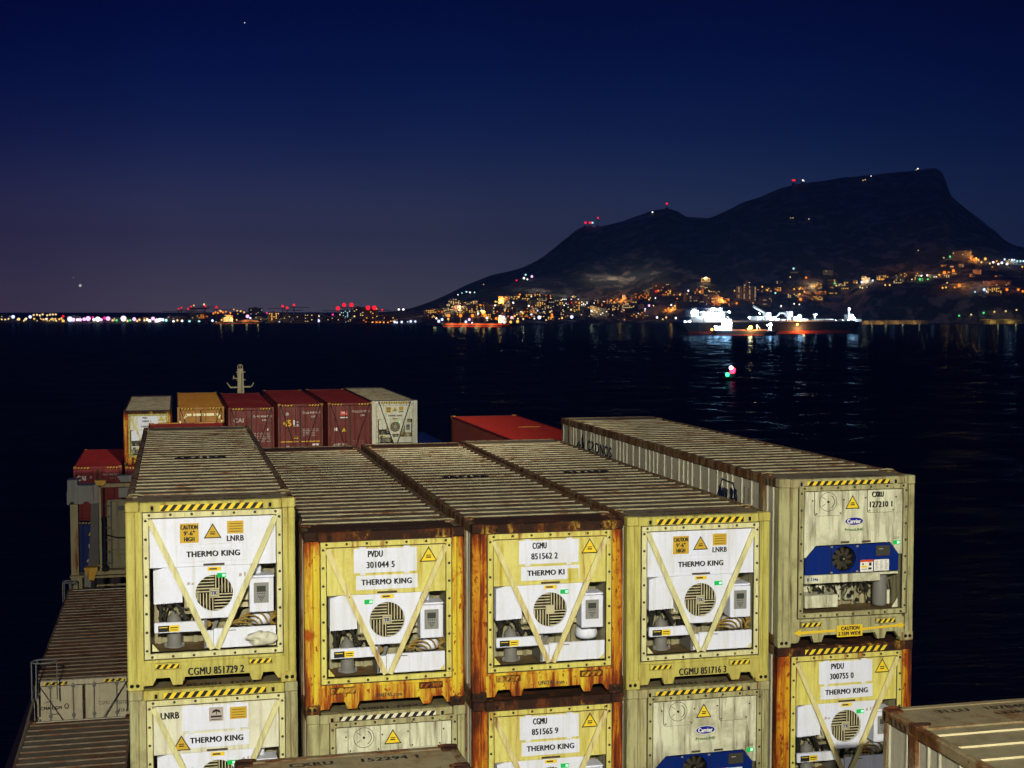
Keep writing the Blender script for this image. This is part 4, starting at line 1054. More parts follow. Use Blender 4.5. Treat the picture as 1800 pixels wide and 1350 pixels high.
# lashing rods crossing the doors of the far row
def rod(a, b, r, label, group, hook=True):
    root = empty('lashing_rod', b, label, 'rod', group)
    A_, B_ = Vector(a) - Vector(b), Vector((0, 0, 0))
    mb = MB(); mb.cyl(A_, B_, r, r, 6); o = link('rod', mb.mesh('rod', [ROD]), root)
    mb = MB(); q = A_ * .18; mb.cyl(q * .4, q, r * 2.0, r * 2.0, 8); link('turnbuckle', mb.mesh('turnbuckle', [ROD]), root)
    mb = MB(); mb.sphere(A_, r * 2.4, 0, 8, 6); link('hook', mb.mesh('hook', [ROD]), root)
LG = 'lashing rods in front of the container doors'
for rt, wd, nm in ((Y1, 2.44, 'ochre container'), (K1, 2.44, 'maroon container with weight tables'), (K2, 2.44, 'maroon container with the yellow 45'), (K3, 2.44, 'maroon container with the sign'), (R2, 2.55, 'clean white far container')):
    c = rt.location
    for s, side in ((-1, 'left'), (1, 'right')):
        rod((c.x + s * (wd / 2 - .16 if rt is not R2 else .86), c.y - .07 - .03 * (s > 0), c.z + 2.82), (c.x + s * .1 * (-1 if rt is R2 else 1), c.y - .32 - .03 * (s > 0), c.z - .05), .020 if rt is R2 else .016,
            f'lashing rod from the {side} top corner of the far {nm}' if rt is not R2 else f'black lashing rod from the {side} top corner of the {nm}', LG)
c = L1.location
for s, side in ((-1, 'left'), (1, 'right')):
    rod((c.x + s * 1.13, c.y - .08, c.z + 2.83), (c.x + s * .15, c.y - .5, c.z + 1.4), .013, f'dark lashing rod from the {side} top corner of the white doors marked 530704', LG)

# ------------------------------------------------------------------ lashing frame between the bays, left
yb = 29.5
PX = lambda px: inv(px, 900, y=yb).x
PZ = lambda py: inv(170, py, y=yb).z
lf = empty('lashing_bridge', (PX(150), yb, PZ(1035)), 'grey and cream lashing frame with yellow brackets standing behind the brown stained roof', 'lashing frame')
def lp(name, fn, mats, lab=None):
    mb = MB(); fn(mb); o = link(name, mb.mesh(name, mats), None)
    o.parent = lf; o.location = (-lf.location.x, -lf.location.y, -lf.location.z)
    if lab: o['label'] = lab
    return o
B = lambda mb, x0, x1, y0, y1, d0=0, d1=.5, m=0, ch=.012: mb.box(PX(x0), PX(x1), yb + d0, yb + d1, PZ(y1), PZ(y0), m, ch)
def fn(mb):
    mb.prism([(PX(x), PZ(y)) for x, y in ((119, 843), (137, 843), (136, 850), (139, 853), (166, 853), (172, 846), (174, 846), (174, 885), (158, 885), (155, 881), (148, 881), (146, 885), (132, 885), (129, 881), (124, 881), (122, 886), (118, 886), (118, 864), (119, 862))], yb, yb + .7)
lp('cross_beam', fn, [SHIPGREY])
lp('column', lambda mb: B(mb, 123, 137, 886, 1014, .05, .6), [SHIPCREAM])
lp('column', lambda mb: mb.prism([(PX(x), PZ(y)) for x, y in ((160, 886), (173, 886), (172, 995), (153, 995), (158, 935))], yb + .1, yb + .5), [SHIPDARK])
lp('column_foot', lambda mb: (B(mb, 123, 143, 1012, 1033, -.1, .6), B(mb, 121, 146, 1010, 1013, -.15, .65)), [SHIPCREAM])
for x0, x1, x2, x3, ya, yc in ((168, 188, 173, 184, 843, 852), (147, 171, 155, 164, 995, 1017)):
    lp('bracket', lambda mb: mb.prism([(PX(x0), PZ(ya)), (PX(x1), PZ(ya)), (PX(x1), PZ(ya + 3)), (PX(x3), PZ(yc)), (PX(x2), PZ(yc)), (PX(x0), PZ(ya + 3))], yb - .3, yb + .1), [SHIPYEL], 'yellow tapered bracket')
lp('handrail', lambda mb: (B(mb, 175, 232, 851, 857, .0, .12, ch=.004), B(mb, 174, 178, 852, 1004, .0, .1, ch=.004)), [SHIPCREAM])
lp('walkway_beam', lambda mb: (B(mb, 160, 232, 1003, 1010, -.1, .8), B(mb, 158, 232, 1012, 1016, -.05, .7), B(mb, 163, 232, 1028, 1031, .0, .1, ch=.004)), [SHIPCREAM])
lp('post', lambda mb: (B(mb, 181, 185, 858, 1003, -.05, .05), B(mb, 178, 190, 997, 1004, -.15, .15), B(mb, 163, 168, 1016, 1033, -.05, .05)), [DARKHOLE], 'black upright post')
lp('gusset_plate', lambda mb: (mb.prism([(PX(x), PZ(y)) for x, y in ((206, 839), (232, 838), (232, 849), (213, 850))], yb + .2, yb + .6), B(mb, 208, 232, 860, 878, .3, .4)), [SHIPGREY])
def fn(mb):
    B(mb, 187, 232, 881, 1001, .25, .35)
    for yy in (881, 968, 976, 999): B(mb, 188, 232, yy, yy + 3, .21, .249)
    B(mb, 207, 222, 892, 900, .20, .249, m=1)
lp('plating_panel', fn, [BEIGEDARK, SHIPDARK])
lp('ladder', lambda mb: ([B(mb, 185, 194, yy, yy + 2, .05, .09, ch=0) for yy in (889, 908, 928, 949, 970, 990)], B(mb, 194, 196, 882, 1000, .05, .1, ch=0)), [SHIPDARK])
lp('column_foot', lambda mb: (B(mb, 146, 152, 1006, 1032, .1, .5), B(mb, 152, 158, 1016, 1032, .0, .4)), [SHIPGREY])
lp('hydraulic_line', lambda mb: mb.tube([(PX(188), yb, PZ(941)), (PX(205), yb - .1, PZ(945)), (PX(224), yb, PZ(946))], .02, 5), [DARKMETAL])
def pipe(name, pts, r, mat, parent):
    mb = MB()
    o0 = parent.location
    mb.tube([Vector(p) - o0 for p in pts], r, 6); return link(name, mb.mesh(name, [mat]), parent)
def safety_cage(px, py0, py1, y, w, label):
    a = inv(px, py0, y=y); b = inv(px, py1, y=y)
    rt = empty('safety_cage', (a.x, y, b.z), label, 'safety cage', 'safety cages of the ladders on the left edge')
    ring = [(a.x + w / 2 + w / 2 * math.cos(t), y + .22 * math.sin(t), a.z) for t in [2 * math.pi * i / 14 for i in range(15)]]
    pipe('hoop', ring, .022, SHIPGREY, rt)
    for t in (0, .35, .5, .65):
        t *= 2 * math.pi; x = a.x + w / 2 + w / 2 * math.cos(t); pipe('upright', [(x, y + .22 * math.sin(t), a.z), (x, y + .22 * math.sin(t), b.z)], .018, SHIPGREY, rt)
safety_cage(55, 1164, 1232, 15.3, .62, 'pale hooped ladder cage beside the white doors on the left edge')
safety_cage(110, 1023, 1058, 28.9, .30, 'small pale ladder cage at the foot of the grey lashing frame, left end')
safety_cage(122, 1023, 1036, 28.9, .28, 'small pale ladder cage at the foot of the grey lashing frame, middle')
a, b, c_ = inv(59, 1230, y=15.4), inv(44, 1285, y=13.0), inv(24, 1352, y=10.6)
rt = empty('guard_rail', a, 'pale yellow pipe rail running down along the edge of the lowest roof on the left', 'rail')
pipe('rail_pipe', [a, b, c_, inv(5, 1440, y=8)], .035, SHIPCREAM, rt)
pipe('rail_post', [b, b - Vector((0, 0, .8))], .025, SHIPCREAM, rt)

# ------------------------------------------------------------------ foremast at the bow
ym = 96.0
mp = lambda px, py: inv(px, py, y=ym)
s_ = (mp(432, 680) - mp(422, 680)).length / 10
m0 = mp(422, 700)
fm = empty('foremast', (m0.x, ym, ZB - 14), 'pale yellow ship mast with short crossarms rising behind the far row of containers', 'mast')
def mpart(name, fn, mats=(MASTPAINT,)):
    mb = MB(); fn(mb); o = link(name, mb.mesh(name, list(mats)), fm); o.location = (-fm.location.x, -fm.location.y, -fm.location.z); return o
def BX(mb, x0, x1, y0, y1, d=.25): a, b = mp(x0, y1), mp(x1, y0); mb.box(a.x, b.x, ym - d, ym + d, a.z, b.z, ch=.01)
mpart('mast_column', lambda mb: mb.prism([(mp(417.3, 652).x, mp(0, 652).z), (mp(427.0, 652).x, mp(0, 652).z), (mp(428.6, 688).x, mp(0, 688).z), (mp(430, 688).x + .3, ZB - 14), (mp(415, 688).x - .3, ZB - 14), (mp(417.6, 688).x, mp(0, 688).z)], ym - .28, ym + .28))
mpart('ladder', lambda mb: BX(mb, 424.4, 425.2, 655, 690, .31), (DARKHOLE,))
mpart('top_cage', lambda mb: (mb.tube([mp(418, 651), mp(418, 643), mp(420, 641.3), mp(422, 640.9), mp(424, 641.3), mp(426, 643), mp(426, 651)], .045, 6), mb.tube([mp(422, 641), mp(422, 653)], .05, 6)))
mpart('navigation_light', lambda mb: mb.cyl(mp(422, 649), mp(422, 653), .10, .16, 10))
for x0, x1, y0, y1 in ((415, 418, 653.4, 655.2), (427, 431, 653.0, 655.0), (416, 418.5, 657.5, 659), (427, 428.4, 657.5, 659), (415.5, 418, 667.3, 669), (427, 431, 666.5, 668.5)):
    mpart('lamp_bracket', lambda mb: BX(mb, x0, x1, y0, y1, .12))
mpart('horn', lambda mb: (BX(mb, 411.5, 418.5, 664.2, 665.8, .12), mb.prism([(mp(x, y).x, mp(x, y).z) for x, y in ((409.4, 666.4), (412.6, 666), (411.6, 660), (409.8, 660.4))], ym - .12, ym + .12)))
for s, nm in ((-1, 0), (1, 0)):
    mpart('crossarm', lambda mb: (BX(mb, min(422 + s * 5, 422 + s * 18.5), max(422 + s * 5, 422 + s * 18.5), 679.5 - (s > 0), 682 - (s > 0), .14)))
    mpart('whip_antenna', lambda mb: mb.cyl(mp(422 + s * (17.5 if s < 0 else 19.5), 680), mp(422 + s * (23.3 if s < 0 else 24.2), 672.3), .055, .035, 6))

# ------------------------------------------------------------------ the ship under the cargo
def fn(mb):
    xs = (-5.6, 17.6); zt, zb2 = ZB - 14.2, -6
    pl = [(xs[0], -75), (xs[0], 78), (xs[0] + 4, 92), (5.0, 104), (7.0, 104), (xs[1] - 4, 92), (xs[1], 78), (xs[1], -75)]
    n = len(pl)
    mb.add([(x, y, zb2) for x, y in pl] + [(x, y, zt) for x, y in pl], [list(range(n, 2 * n))[::-1] if False else list(range(2 * n - 1, n - 1, -1))] + [(i, i + n, (i + 1) % n + n, (i + 1) % n) for i in range(n)])
mb = MB(); fn(mb); hull = link('ship_hull', mb.mesh('ship_hull', [HULL])); hull['kind'] = 'structure'
def pedestal(x0, x1, y0, y1, zt): structure('hatch_cover', lambda mb: mb.box(x0, x1, y0, y1, ZB - 14.2, ZB + zt - .02), [HULL])
for (x, z) in ((0, 0), (2.688, -.562), (5.378, -.54), (7.999, -.51), (10.714, .043)): pedestal(x, x + 2.6, .2, 13.5, z - 2.905 - 2.896)
pedestal(-2.9, -.3, .2, 13.4, -7.17 - 2.9); pedestal(-2.9, -.3, 16.2, 28.3, -9.7); pass
pedestal(-.1, 2.4, 15.5, 28.8, -4.03); pedestal(10.8, 13.1, 15.4, 28.7, -3.96)
pedestal(-4.4, -2.1, 54.2, 66, -11.18); pedestal(-1.8, .5, 54.2, 66, -8.32)
for x, z in ((.9, -5.23), (3.6, -5.3), (6.2, -5.15), (8.9, -5.13), (11.3, -5.07), (14, -7.95)): pedestal(x, x + 2.3, 54.2, 66, z)
pedestal(1.4, 3.8, -19.5, -6.2, -5.04); pedestal(9.5, 11.8, -19.5, -6.2, -4.99)

# ================================================================== the bay, the town and the Rock
FH = Vector((math.sin(YAW), math.cos(YAW), 0))
def ray(px, py):
    v = _f + _r * ((px - 900) / FPX) - _u * ((py - 675) / FPX)
    return v / v.dot(FH)
CAMV = Vector((CAMX, CAMY, CAMZ))
def pt(px, py, d): return CAMV + ray(px, py) * d
def lerp(tab, x):
    if x <= tab[0][0]: return tab[0][1]
    for (a, b), (c, d) in zip(tab, tab[1:]):
        if x <= c: return b + (d - b) * (x - a) / (c - a)
    return tab[-1][1]
WL = [(-900, 569), (450, 569), (600, 569), (700, 571.5), (900, 572.5), (1000, 569), (1100, 567), (1200, 568), (1480, 567), (1520, 567.5), (1800, 569), (2600, 569)]
CL = [(-900, 563), (450, 563), (700, 564), (900, 563), (1000, 562), (1060, 556), (1120, 561), (1250, 560), (1440, 557), (1490, 540), (1530, 514), (1600, 508), (1700, 503), (1800, 508), (2600, 540)]
TL = [(-900, 556), (300, 554), (450, 553), (600, 552.5), (680, 550), (740, 540), (800, 525), (870, 515), (920, 509), (1000, 520), (1100, 522), (1160, 506), (1230, 494), (1330, 496), (1400, 488), (1500, 490), (1600, 478), (1660, 455), (1700, 447), (1800, 454), (2600, 520)]
SL = [(-900, 553), (450, 551), (650, 550), (700, 547.5), (730, 540), (760, 529), (790, 515), (820, 500), (845, 490), (868, 482), (895, 476), (920, 469), (940, 458), (960, 445), (980, 430), (1000, 415), (1013, 404), (1025, 397.5), (1040, 399), (1052, 399), (1070, 395), (1100, 387), (1118, 380), (1135, 374), (1150, 369), (1175, 366), (1190, 371), (1205, 381), (1225, 382), (1245, 383), (1262, 377), (1280, 368), (1300, 357), (1335, 345), (1370, 330), (1395, 323), (1440, 317), (1480, 311), (1530, 309), (1560, 305), (1605, 300), (1625, 297), (1640, 296), (1652, 303), (1660, 322), (1668, 345), (1690, 365), (1730, 395), (1750, 411), (1765, 426), (1780, 434), (1800, 437), (1900, 452), (2600, 510)]
DB, DC = 3480.0, 4300.0
from mathutils import noise as mn
def d0(px): return 35.0 / ((lerp(WL, px) - 541) / FPX)
def ter(px, d, rough=True):
    a = d0(px)
    zC, zT, zS = pt(px, lerp(CL, px), a + 70).z, pt(px, lerp(TL, px), DB).z, pt(px, lerp(SL, px), DC).z
    if d < a: return max(-3 + 0 * d, -3.0 + (d - a + 12) * .5) if d > a - 12 else -3.0
    if d < a + 70: z = 3 + (zC - 3) * ((d - a) / 70) ** .6
    elif d < DB: z = zC + (zT - zC) * (d - a - 70) / (DB - a - 70)
    elif d < DC:
        t = (d - DB) / (DC - DB); z = zT + (zS - zT) * (t ** .8)
    else: z = zS * max(0, 1 - ((d - DC) / 1500) ** 1.3)
    if rough and z > 14:
        p = CAMV + ray(px, 541) * d
        k = 1.0 if d < DC - 60 else .35
        z += k * min(z * .10, 20) * mn.fractal((p.x * .0045, p.y * .0045, .3), 1, 2.2, 5) * (.5 if d < DB else 1)
    return z
def ground(px, py, lift=0.0):
    """where the sight line through a spot meets the land, or stands LIFT metres over it"""
    d = d0(px) + 6
    while d < DC + 20:
        q = pt(px, py, d)
        if ter(px, d) >= q.z - lift: return q, d
        d += 8
    return pt(px, py, DC - 10), DC - 10

def terrain():
    cols = [-900 + 14 * i for i in range(0, 115)] + [700 + 5.5 * i for i in range(1, 215)] + [1882 + 18 * i for i in range(1, 38)]
    rows_t = [-.02, 0, .01, .025, .05] + [.07 + .93 * i / 40 for i in range(1, 41)]
    vs, fs = [], []
    for px in cols:
        a = d0(px)
        ds = [a - 12, a, a + 15, a + 40, a + 70] + [a + 70 + (DB - a - 70) * i / 14 for i in range(1, 15)] + [DB + (DC - DB) * i / 26 for i in range(1, 27)] + [DC + 150, DC + 500, DC + 1000, DC + 1500]
        for d in ds:
            p = CAMV + ray(px, 541) * d; vs.append((p.x, p.y, ter(px, d)))
    n = len(ds)
    for i in range(len(cols) - 1):
        for j in range(n - 1): fs.append((i * n + j, (i + 1) * n + j, (i + 1) * n + j + 1, i * n + j + 1))
    mb = MB(); mb.add(vs, fs, 0, True)
    return mb
def rock_mat():
    m, n, p = mat_new('hillside'); L = n.links.new
    tc = n.nodes.new('ShaderNodeTexCoord')
    a = n.nodes.new('ShaderNodeTexNoise'); a.inputs['Scale'].default_value = .022; a.inputs['Detail'].default_value = 10; a.inputs['Roughness'].default_value = .68; L(tc.outputs['Object'], a.inputs['Vector'])
    b = n.nodes.new('ShaderNodeTexNoise'); b.inputs['Scale'].default_value = .06; b.inputs['Detail'].default_value = 6; L(tc.outputs['Object'], b.inputs['Vector'])
    r1 = n.nodes.new('ShaderNodeMapRange'); r1.inputs[1].default_value = .50; r1.inputs[2].default_value = .58; L(a.outputs['Fac'], r1.inputs[0])
    c1 = n.nodes.new('ShaderNodeMix'); c1.data_type = 'RGBA'; c1.inputs[6].default_value = (.030, .038, .034, 1); c1.inputs[7].default_value = (.06, .065, .055, 1); L(b.outputs['Fac'], c1.inputs[0])
    c2 = n.nodes.new('ShaderNodeMix'); c2.data_type = 'RGBA'; c2.inputs[7].default_value = (.34, .28, .21, 1); L(c1.outputs[2], c2.inputs[6]); L(r1.outputs[0], c2.inputs[0])
    L(c2.outputs[2], p.inputs['Base Color']); p.inputs['Roughness'].default_value = .95
    bp = n.nodes.new('ShaderNodeBump'); bp.inputs['Strength'].default_value = .8; bp.inputs['Distance'].default_value = 12; L(a.outputs['Fac'], bp.inputs['Height']); L(bp.outputs[0], p.inputs['Normal'])
    return m
hill = link('hillside', terrain().mesh('hillside', [rock_mat()])); hill['kind'] = 'structure'

def water_mat():
    m = bpy.data.materials.new('sea_water'); m.use_nodes = True; n = m.node_tree; n.nodes.clear(); L = n.links.new
    o = n.nodes.new('ShaderNodeOutputMaterial'); mix = n.nodes.new('ShaderNodeMixShader'); L(mix.outputs[0], o.inputs[0])
    df = n.nodes.new('ShaderNodeBsdfDiffuse'); df.inputs[0].default_value = (.0012, .0025, .022, 1)
    gl = n.nodes.new('ShaderNodeBsdfGlossy'); gl.inputs[0].default_value = (.40, .66, 1, 1); gl.inputs['Roughness'].default_value = .13
    L(df.outputs[0], mix.inputs[1]); L(gl.outputs[0], mix.inputs[2])
    tc = n.nodes.new('ShaderNodeTexCoord')
    mp = n.nodes.new('ShaderNodeMapping'); mp.inputs['Rotation'].default_value = (0, 0, R(14)); mp.inputs['Scale'].default_value = (.45, 1.0, 1); L(tc.outputs['Object'], mp.inputs['Vector'])
    h = None
    for sc_, amp, det in ((.15, .9, 3), (.8, .22, 3)):
        q = n.nodes.new('ShaderNodeTexNoise'); q.inputs['Scale'].default_value = sc_; q.inputs['Detail'].default_value = det; q.inputs['Roughness'].default_value = .55; L(mp.outputs[0], q.inputs['Vector'])
        w = n.nodes.new('ShaderNodeMath'); w.operation = 'MULTIPLY'; w.inputs[1].default_value = amp; L(q.outputs['Fac'], w.inputs[0])
        if h is None: h = w
        else:
            s2 = n.nodes.new('ShaderNodeMath'); s2.operation = 'ADD'; L(h.outputs[0], s2.inputs[0]); L(w.outputs[0], s2.inputs[1]); h = s2
    b = n.nodes.new('ShaderNodeBump'); b.inputs['Strength'].default_value = 1.0; b.inputs['Distance'].default_value = 1.0; L(h.outputs[0], b.inputs['Height'])
    L(b.outputs[0], gl.inputs['Normal'])
    # a choppy sea at a flat angle mirrors far less than flat water: the wave faces turned to the viewer reflect a tenth or so
    fr = n.nodes.new('ShaderNodeFresnel'); fr.inputs[0].default_value = 1.33; L(b.outputs[0], fr.inputs['Normal'])
    mr_ = n.nodes.new('ShaderNodeMapRange'); mr_.inputs[1].default_value = .02; mr_.inputs[2].default_value = 1; mr_.inputs[3].default_value = .012; mr_.inputs[4].default_value = .06; L(fr.outputs[0], mr_.inputs[0])
    L(mr_.outputs[0], mix.inputs[0])
    return m
def sea_mesh():
    rg = random.Random(11)
    waves = []
    for lam, amp in ((46, .34), (37, .26), (29, .24), (23, .19), (18.5, .15), (15, .12), (12.5, .10), (33, .22), (20.5, .15)):
        th = R(90 - 14) + rg.uniform(-.75, .75); k = 2 * math.pi / lam
        waves.append((k * math.cos(th), k * math.sin(th), rg.uniform(0, 6.3), amp))
    az = [-.34 + .0042 * i for i in range(0, 220)]
    step = R(6); a_ = az[-1]
    while a_ + step < 2 * math.pi - .34 - .02: a_ += step; az.append(a_)
    rad = [0.0, 60, 120, 170] + [210]
    d = rad[-1]
    while d < 2300: d += max(3.4, 3.4 * (d / 700) ** 1.35); rad.append(d)
    while d < 10400: d *= 1.05; rad.append(d)
    vs = []; fs = []; n = len(az)
    for r_ in rad:
        fade = max(0, min(1, (r_ - 150) / 60)) * max(0, min(1, (2300 - r_) / 1100))
        for a_ in az:
            x = CAMX + r_ * math.sin(YAW + a_); y = CAMY + r_ * math.cos(YAW + a_)
            f2 = fade if -.35 < a_ < .6 else 0
            z = f2 * sum(A_ * math.sin(kx * x + ky * y + ph) for kx, ky, ph, A_ in waves) * .8 if f2 > 0 else 0.0
            vs.append((x, y, z))
    for j in range(len(rad) - 1):
        for i in range(n):
            k = (i + 1) % n
            fs.append((j * n + k, j * n + i, (j + 1) * n + i, (j + 1) * n + k))
    mb = MB(); mb.v = vs; mb.f = fs; mb.m = [0] * len(fs); mb.s = [True] * len(fs); return mb
sea = link('sea', sea_mesh().mesh('sea', [water_mat()])); sea['kind'] = 'structure'

# ------------------------------------------------------------------ glowing colours
G = {
 'white': glow('lamp_white', (1, .96, .86), 2.6), 'blue': glow('lamp_bluish', (.62, .70, 1), 2.2), 'pink': glow('lamp_violet', (1, .55, .95), 1.9), 'warm': glow('lamp_warm', (1, .72, .30), 1.5),
 'dim': glow('lamp_dim_warm', (1, .74, .36), .85), 'orange': glow('lamp_orange', (1, .27, .02), 1.7), 'gold': glow('lamp_gold', (1, .52, .10), 1.8), 'red': glow('lamp_red', (1, .012, .03), 1.9), 'green': glow('lamp_green', (.15, 1, .30), 1.2), 'magenta': glow('lamp_magenta', (1, .04, .35), 1.4), 'cyan': glow('lamp_cyan', (.45, .95, 1), 1.5)}
HOT = glow('deck_floodlight', (.74, .94, 1.0), 130, True)
HOTGOLD = glow('deck_sodium_light', (1, .42, .06), 14, True)
POLE = flat('lamp_pole', (.12, .11, .10), .7)
LNAME = {'white': 'white', 'blue': 'bluish white', 'pink': 'violet white', 'warm': 'warm yellow', 'dim': 'dim yellow', 'orange': 'orange', 'gold': 'golden', 'red': 'red', 'green': 'green', 'magenta': 'magenta', 'cyan': 'cyan'}
def district(px, py):
    if px < 300: return 'on the flat far shore at the left'
    if px < 690: return 'among the harbour buildings left of the mountain'
    if px < 1000: return 'in the town below the left slope'
    if px < 1480: return 'in the hillside town behind the lit tanker'
    return 'on the cliff town at the right'
def lamp(px, py, col='white', r=1.6, lift=9):
    if px < 355: r *= 1.25
    q, d = ground(px, py, lift)
    rr_ = r / FPX * d; k = (col, round(r, 1), lift)
    if ('lamp',) + k not in CACHE:
        mb = MB(); mb.sphere((0, 0, lift), rr_, 0, 8, 6); mb.cyl((0, 0, -3), (0, 0, lift - rr_ * .8), .25, .18, 5, 1); CACHE[('lamp',) + k] = mb.mesh('street_lamp', [G[col], POLE])
    o = link('street_lamp', CACHE[('lamp',) + k], None, (q.x, q.y, q.z - lift))
    sz = 'large' if r >= 2.6 else 'small' if r >= 1.5 else 'tiny'
    tag(o, f'{sz} {LNAME[col]} lamp glowing {district(px, py)}', 'lamp', f'{sz} {LNAME[col]} lamps {district(px, py)}')
    return o

# flat shore at the left
for px in (3, 9, 15, 31, 42, 46, 76, 82, 92, 99): lamp(px, 562 + random.uniform(-2, 2), random.choice(('warm', 'warm', 'green', 'white')), 1.2)
for px in (59, 65, 70, 75, 83, 88, 93, 98): lamp(px, 553.5 + random.uniform(-1, 1), 'warm', 1.4)
for px in (60, 66, 71, 80, 90, 97, 104, 108): lamp(px, 561 + random.uniform(-1.5, 1.5), 'gold', 1.3)
for px, py, c, r in ((23, 557, 'blue', 2.4), (33, 561, 'warm', 2.0), (45, 561, 'warm', 1.8), (53, 557, 'blue', 2.2), (68, 565, 'green', 1.9), (111, 556, 'red', 1.6), (111, 564, 'gold', 2), (123, 561, 'blue', 3.6), (129, 562, 'pink', 2.6), (136, 562, 'white', 1.8), (141, 562, 'pink', 2.4), (148, 561, 'pink', 2.4), (155, 560, 'pink', 3.4), (163, 558, 'magenta', 1.6), (165, 562, 'white', 2), (172, 561, 'white', 3.4), (178, 562, 'pink', 2), (184, 559, 'magenta', 2.2), (190, 560, 'pink', 3), (198, 563, 'warm', 1.6), (205, 563, 'green', 1.6), (217, 560, 'white', 3.8), (224, 564, 'warm', 1.6), (229, 563, 'green', 1.5), (236, 561, 'pink', 2.6), (241, 564, 'warm', 1.5), (245, 562, 'warm', 1.6), (254, 563, 'warm', 1.7), (259, 562, 'white', 1.7), (263, 564, 'white', 2.2), (269, 560, 'pink', 2.6), (276, 564, 'white', 3.2), (281, 562, 'white', 2.4), (286, 562, 'blue', 2.2), (292, 563, 'cyan', 2), (305, 565, 'white', 1.6), (312, 563, 'warm', 1.5), (320, 564, 'white', 1.6), (333, 565, 'cyan', 1.8), (350, 565, 'cyan', 1.6)): lamp(px, py, c, r)
